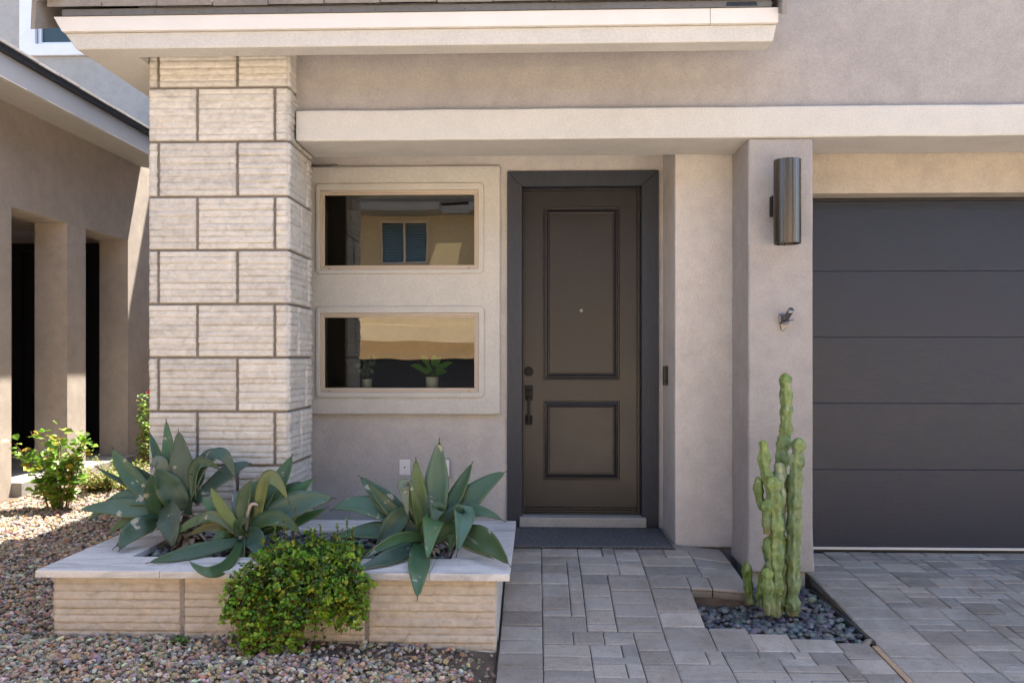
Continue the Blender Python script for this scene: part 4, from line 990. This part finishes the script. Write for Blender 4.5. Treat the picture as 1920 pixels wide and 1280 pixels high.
rose = [o for o in C.objects if o.name.startswith('climbing_rose')][0]
fmb = MB(); rp = P3(277, 735, 9.5)
for k in range(18): small_leaf(fmb, rp, rv(), rv(), .022, .02, (.5, .03, .05))
fmb.build('flower', M['leafy'], rose)
b = gp(340, 1211, -.165); shrub('low_weed', 'tiny green weed in the gravel under the planter front', 'weed', b, [(random.uniform(-.045, .045), random.uniform(-.03, .03), random.uniform(.008, .022)) for _ in range(10)], .02, [(.07, .15, .04), (.10, .20, .05)], 8, None, .006)
# dry twigs on the gravel
for (x0, y0_, x1, y1_, lab) in ((395, 1203, 425, 1190, 'short dry twig on the gravel left of the trailing plant'), (745, 1238, 790, 1239, 'straight dry straw lying on the gravel in front of the trailing plant'), (740, 1243, 760, 1218, 'thin pale straw leaning on the gravel near the planter right end'), (755, 1214, 775, 1192, 'dark forked twig against the planter foot near the right end')):
    A = gp(x0, y0_, -.17); B_ = gp(x1, y1_, -.165)
    if B_[1] > 3.985: B_ = (B_[0], 3.97, -.13)
    mb = MB(); mb.tube([Vector(A) + Vector((0, 0, .01)), Vector(((A[0] + B_[0]) / 2, (A[1] + B_[1]) / 2, (A[2] + B_[2]) / 2 + .016)), Vector(B_) + Vector((0, 0, .012))], .0018, 5, col=(.30, .23, .15)); tag(mb.build('twig', M['twig'], smooth=True), lab, 'twig', 'dry twigs on the gravel')

# ------------------------------------------------------------------ cactus
ct = thing('column_cactus', 'lumpy pale green spineless column cactus in the dark pebble bed by the pillar', 'cactus', (1.35, 4.5, -.24))
def cstem(pts_px, Y, r_px, colr, seed, name='stem'):
    P = [P3(x, y, Y) for x, y in pts_px]; n = max(20, int(sum((P[k + 1] - P[k]).length for k in range(len(P) - 1)) / .0085)); seg = 30
    # resample (Catmull-Rom)
    Q = []
    ext = [P[0] * 2 - P[1]] + P + [P[-1] * 2 - P[-2]]
    for i in range(n + 1):
        s = i / n * (len(P) - 1); k = min(int(s), len(P) - 2); t = s - k; a, b_, c, d = ext[k:k + 4]
        Q.append(.5 * ((2 * b_) + (c - a) * t + (2 * a - 5 * b_ + 4 * c - d) * t * t + (3 * b_ - a - 3 * c + d) * t ** 3))
    L = (Q[-1] - Q[0]).length; vs = []; cols = []; U = Vector((1, 0, 0)); base_r = r_px * Y / F
    for i, p in enumerate(Q):
        T = (Q[min(i + 1, n)] - Q[max(i - 1, 0)]).normalized(); U = (U - T * U.dot(T)).normalized(); W = T.cross(U); dist = (n - i) / n * L
        base_r0 = base_r; rr = base_r * .88 * min(1, math.sqrt(max(0, 1 - (1 - min(1, dist / (base_r * 1.6))) ** 2)) + .02) * (1 - .12 * math.sin(i * .9 * .0085 / base_r * 2.2 + seed))
        rr *= .93 if i < 4 else 1
        for k in range(seg):
            a = 2 * math.pi * k / seg; dv = U * math.cos(a) + W * math.sin(a)
            q = p + dv * base_r
            lump = .06 * math.cos(7 * a + seed * 2 + i * .03) + .16 * noise.noise(Vector((q.x * 120, q.y * 120, q.z * 70))) + noise.noise(Vector((q.x * 26, q.y * 26, q.z * 13)) + Vector((seed, 0, 0))) * .32 + max(0, noise.noise(Vector((q.x * 55, q.y * 55, q.z * 34)) + Vector((0, seed, 0)))) * .38 + .09 * math.cos(5 * a + seed + i * .02) + noise.noise(Vector((q.x * 60, q.y * 60, q.z * 35))) * .12
            vs.append(p + dv * rr * (1 + lump)); s_ = .85 + .5 * lump; top = max(0, 1 - dist / .12)
            wht = max(0, noise.noise(q * 33 + Vector((9, seed, 3)))) ** 2 * .9; crk = max(0, 1 - i / n * L / .07) * (.5 + .5 * noise.noise(q * 40))
            cols.append(tuple(max(0.01, (v * s_ * (1 - wht) + .30 * wht + (.03, .03, -.02)[ii] * top) * (1 - crk) + (.16, .11, .07)[ii] * crk) for ii, v in enumerate(colr)))
    fs = [(i * seg + k, i * seg + (k + 1) % seg, (i + 1) * seg + (k + 1) % seg, (i + 1) * seg + k) for i in range(n) for k in range(seg)] + [tuple(range(n * seg, (n + 1) * seg))]
    mb = MB(); mb.add(vs, fs, cols); return mb.build(name, M['cactus'], ct, smooth=True)
CG = (.165, .235, .085); CD = (.12, .185, .07); CW = (.30, .35, .26); CK = (.11, .18, .045)
cstem([(1456, 1140), (1461, 1010), (1464, 880), (1474, 790), (1472, 699)], 4.62, 11.5, CG, 1.1)
cstem([(1484, 1152), (1487, 1060), (1489, 960), (1493, 880), (1499, 820)], 4.50, 13.2, (.165, .23, .11), 2.3)
cstem([(1450, 1152), (1455, 1060), (1453, 960), (1449, 892)], 4.44, 14.5, CG, 3.7)
cstem([(1447, 925), (1436, 880), (1431, 824)], 4.48, 10.5, CG, 4.1)
cstem([(1440, 960), (1424, 935), (1420, 892)], 4.50, 9, CD, 5.9)
cstem([(1463, 960), (1462, 905), (1461, 866)], 4.52, 10.5, CW, 6.2)
cstem([(1440, 1000), (1436, 960), (1440, 935)], 4.42, 9, CD, 7.7)
cstem([(1446, 1080), (1440, 1040), (1441, 1005)], 4.44, 10, CD, 8.1)
cstem([(1441, 1150), (1439, 1100), (1437, 1064)], 4.36, 10.5, CG, 9.2)
cstem([(1406, 1130), (1403, 1090), (1400, 1052)], 4.58, 9, CK, 10.4)
cstem([(1423, 1135), (1428, 1100), (1436, 1060)], 4.55, 8.5, CK, 11.4)
cstem([(1463, 1145), (1467, 1080), (1466, 1000)], 4.52, 9.5, CD, 12.8)
cstem([(1472, 925), (1478, 905), (1480, 888)], 4.58, 7, CD, 13.1)

# ------------------------------------------------------------------ pots behind the lower window
ZS = W2[2] + .026 + .001
def pot(px, wpx, hpx, label, kind, group='potted plants behind the lower window'):
    Y = YW + .12; x = PX(px, Y); w_ = wpx * Y / F / 2; h_ = hpx * Y / F
    t_ = thing('potted_plant', label, 'potted plant', (x, Y, ZS), group); mb = MB(); A_ = np.linspace(0, 2 * math.pi, 28, False)
    prof = [(w_ * .92, ZS), (w_, ZS + h_), (w_ * .9, ZS + h_), (w_ * .88, ZS + h_ * .85), (.001, ZS + h_ * .85)]
    mb.add([(x + r * math.cos(a), Y + r * math.sin(a), z) for r, z in prof for a in A_], [(k * 28 + i, k * 28 + (i + 1) % 28, (k + 1) * 28 + (i + 1) % 28, (k + 1) * 28 + i) for k in range(4) for i in range(28)]); mb.build('pot', M['pot'], t_)
    lm = MB(); tm = MB(); c0 = Vector((x, Y, ZS + h_ * .85))
    if kind == 'round':
        for k in range(9):
            e = c0 + Vector((random.uniform(-.08, .09), random.uniform(-.05, .05), random.uniform(.07, .20))); tm.tube([c0, (c0 + e) / 2 + Vector((0, 0, .01)), e], .0015, 4, col=(.08, .07, .04))
            for q in range(4):
                small_leaf(lm, c0.lerp(e, random.uniform(.5, 1)) + rv() * .012, rv(), (Vector((0, -1, .3)) + rv() * .4).normalized(), random.uniform(.035, .05), random.uniform(.035, .048), random.choice([(.16, .24, .18), (.12, .2, .14), (.22, .30, .24)]))
        lm.build('foliage', M['leafy'], t_)
    else:
        for (dx, dz) in ((-.17, .10), (-.08, .17), (.10, .10), (.16, .12), (-.11, .07), (.07, .16), (.02, .18), (.11, .05), (-.04, .09)):
            e = c0 + Vector((dx, random.uniform(-.05, .05), dz)); b_ = c0 + Vector((dx * .3, 0, dz * .55)); tm.tube([c0, b_], .002, 4, col=(.1, .2, .03))
            leaf(t_, [b_, (b_ + e) / 2 + Vector((0, 0, .03)), e], .045, (0, -1, .6), (.12, .32, .03), .2, 0, 'leaf', 'leafy', 8, .001)
    tm.build('stems', M['twig'], t_)
pot(688, 19, 16, 'small white pot with grey green round leaves behind the lower window', 'round'); pot(810, 24, 20, 'white pot with bright green pointed leaves behind the lower window', 'pointed')

# ------------------------------------------------------------------ neighbour house at the left
XN = -5.16; nb = thing('neighbour_house', 'tan stucco neighbour house with an open porch and sloping eave line at left', 'house', (-6.5, 8.5, -.1))
nw = MB(); zt_ = 2.73
def nbox(y0, y1, z0, z1, x1=XN, x0=XN - .365): nw.box(x0, x1, y0, y1, z0, z1)
nbox(1.8, 7.72, -.3, 3.85); nbox(8.66, 9.02, -.3, zt_ - .001); nbox(9.97, 13, -.3, 3.85); nbox(7.72, 9.97, zt_, 3.85)
nw.build('wall', M['neigh'], nb)
pw = MB(); pw.box(XN - 3.2, XN - .366, 10.62, 10.8, -.1, 3.6); pw.box(XN - 3.2, XN - 3.0, 7.0, 10.6, -.1, 3.6); pw.box(XN - 3.0, XN - .366, 7.3, 7.45, -.1, 3.6); pw.box(XN - 3.0, XN - .366, 7.45, 10.6, 2.95, 3.0); pw.build('porch_wall', M['neigh'], nb)
ps = MB(); ps.box(XN - 3.0, XN + .10, 7.72, 9.97, -.25, .02); ps.box(XN - 3.0, XN - .366, 9.97, 10.61, -.25, .02); ps.build('porch_slab', M['concrete'], nb, bevel=.01)
dd = rect(27, 188, 457, 900, 10.55); nd = MB()
ndo = bpy.data.objects.new('front_door', None); C.objects.link(ndo); ndo.parent = nb; ndo.location = (.3, 2, .1)
nd.box(dd[0], dd[0] + .12, 10.5, 10.615, .02, dd[3]); nd.box(dd[1] - .12, dd[1], 10.5, 10.615, .02, dd[3]); nd.box(dd[0] + .12, dd[1] - .12, 10.5, 10.615, dd[3] - .12, dd[3]); nd.build('door_frame', M['slate'], ndo, bevel=.005)
nd = MB(); nd.box(dd[0] + .125, dd[1] - .125, 10.57, 10.612, .03, dd[3] - .125); nd.build('door_leaf', M['slate'], ndo)
nd = MB(); hx = PX(62, 10.5); nd.box(hx - .03, hx + .03, 10.55, 10.569, 1.0, 1.18); nd.tube([(hx, 10.54, 1.05), (hx, 10.5, 1.0), (hx, 10.5, .8), (hx, 10.56, .78)], .012, 8); nd.build('door_handle', M['black'], ndo)
ne = MB(); ne.prism([(XN - .02, 3.74), (-4.60, 3.64), (-4.592, 3.645), (-4.592, 3.70), (XN - .02, 3.86)], 1.5, 10.3); ne.build('soffit', M['cream'], nb)
ne = MB(); ne.box(-4.590, -4.560, 1.5, 10.3, 3.645, 3.85); ne.build('fascia', M['trim'], nb)
ne = MB(); ne.box(-4.62, -4.515, 1.5, 10.31, 3.852, 3.895); ne.build('drip_edge', M['black'], nb)
nt_ = MB(); y = 1.5
while y < 10.3:
    e = min(y + .33, 10.32); dz = random.uniform(0, .006)
    nt_.add([(-4.50, y, 3.90 + dz), (-4.50, e - .006, 3.90 + dz), (-7.5, e - .006, 4.9 + dz), (-7.5, y, 4.9 + dz), (-4.50, y, 3.928 + dz), (-4.50, e - .006, 3.928 + dz), (-7.5, e - .006, 4.93 + dz), (-7.5, y, 4.93 + dz)], [(0, 1, 2, 3), (4, 7, 6, 5), (0, 4, 5, 1), (1, 5, 6, 2), (2, 6, 7, 3), (3, 7, 4, 0)]); y += .33
nt_.build('roof', M['tile'], nb, bevel=.003)
gw = MB(); gw.box(XN + .002, -2.35, 10.85, 11.0, -.2, 1.95); tag(gw.build('shadow_wall', M['neigh']), 'unseen tan stucco wall added between the two houses for its shadow', 'wall')  # wall added out of view to shadow the neighbour's far wall
# far house, upper left
YFH = 12.6; fh = thing('rear_house', 'blue grey shaded stucco house with white framed window at the upper left', 'house', (-6, 13, 0))
wo_ = rect(70, 196, -80, 84, YFH); tro = rect(40, 226, -110, 106, YFH)
fw = MB(); wall_holes(fw, -10, -2.7, 0, 9.5, YFH, YFH + .3, [wo_]); fw.build('wall', M['bluegrey'], fh)
rw = MB(); rw.box(-12, -2.7, YFH + .8, 18, 0, 9.5); rw.build('rear_wall', M['bluegrey'], fh)
fwn = MB(); wall_holes(fwn, tro[0], tro[1], tro[2], tro[3], YFH - .06, YFH - .001, [wo_]); wn_ = fwn.build('window', M['whitevinyl'], fh, bevel=.01)
fi = MB(); a, b, c, d = wo_; fi.box(a, a + .05, YFH + .02, YFH + .08, c, d); fi.box(b - .05, b, YFH + .02, YFH + .08, c, d); fi.box(a + .05, b - .05, YFH + .02, YFH + .08, c, c + .05); fi.build('frame', M['whitevinyl'], wn_, bevel=.004)
fi = MB(); fi.add([(a, YFH + .06, c), (b, YFH + .06, c), (b, YFH + .06, d), (a, YFH + .06, d)], [(0, 1, 2, 3)]); fi.build('pane', M['farglass'], wn_)

# ------------------------------------------------------------------ house across the alley (seen mirrored in the windows, throws warm light)
YO = -7.0; op = thing('opposite_house', 'sunlit yellow stucco house mirrored in the entry windows', 'house', (0, -8, -.5))
def rowin(px): return -(1005 - px) * (2 * YW - YO) / F
ow = MB(); wx0, wx1, wz0, wz1 = rowin(712), rowin(806), 3.45, 4.50
def backwall(mb, x0, x1, z0, z1, y, yb, holes):
    m3 = MB(); wall_holes(m3, x0, x1, z0, z1, -y, -yb, holes); mb.add([(v[0], -v[1], v[2]) for v in m3.v], [tuple(reversed(f)) for f in m3.f])
gx_a, gx_b = -5.4, -.6
backwall(ow, -16, 16, -.7, 3.0, YO, YO - .3, [(gx_a, gx_b, -.7, 1.62)]); ow.build('wall', M['opp'], op); ow = MB(); backwall(ow, -16, 16, 3.0, 4.72, YO, YO - .3, [(wx0, wx1, wz0, wz1)]); ow.build('upper_wall', stucco('stucco opposite shaded', (.43, .34, .20), .05), op); ow = MB(); ow.box(gx_a, gx_b, YO - .36, YO - .302, 1.22, 1.70); ow.build('garage_header', M['opp'], op)  # upper wall: shade painted in as a darker copy of the yellow stucco
ob = MB(); ob.box(-5.9, -.2, YO + .002, YO + .35, 1.62, 2.0); ob.build('beam', M['opp2'], op, bevel=.01)
og = MB(); og.box(gx_a, gx_b, YO - .95, YO - .9, -.7, 1.7); og.box(gx_a - .1, gx_a, YO - .9, YO - .3, -.7, 1.7); og.box(gx_b, gx_b + .1, YO - .9, YO - .3, -.7, 1.7); og.box(gx_a, gx_b, YO - .9, YO - .301, 1.64, 1.7); og.build('garage_door', M['garage'], op)
oe = MB(); oe.box(-16.3, -2.2, YO - .5, YO + .80, 4.60, 4.78); oe.box(-2.2, -1.55, YO - .5, YO + .22, 4.601, 4.781); oe.box(-1.55, 16.3, YO - .5, YO + .62, 4.60, 4.78); oe.build('eave', M['darkmetal'], op); oe = MB(); oe.box(-16, 16, YO - .3, YO, 4.9, 6); oe.build('shade_upper_wall', M['darkroom'], op)  # eave depth stepped to shape a sunlit patch; wall above painted dark as shade
orf = MB(); orf.box(-16.3, 16.3, YO - 9, YO + .3, 6.0, 6.2); orf.build('roof', M['tile'], op)
owf = MB(); mx = (wx0 + wx1) / 2
for (a, b, c, d) in ((wx0, wx0 + .05, wz0, wz1), (wx1 - .05, wx1, wz0, wz1), (wx0 + .05, wx1 - .05, wz0, wz0 + .05), (wx0 + .05, wx1 - .05, wz1 - .05, wz1), (mx - .03, mx + .03, wz0 + .05, wz1 - .05)): owf.box(a, b, YO - .08, YO - .02, c, d)
owi = owf.build('window', M['winframe'], op)
obl = MB(); z = wz0 + .06
bl_c = M['pot']
while z < wz1 - .06:
    obl.add([(wx0 + .05, YO - .10, z), (wx1 - .05, YO - .10, z), (wx1 - .05, YO - .14, z + .05), (wx0 + .05, YO - .14, z + .05)], [(0, 1, 2, 3)]); z += .062
bmat = simple('blind', (.22, .36, .44), .5)
obl.build('blinds', bmat, owi)
obk = MB(); obk.box(wx0, wx1, YO - .25, YO - .2, wz0, wz1); obk.build('window_back', M['darkroom'], owi)
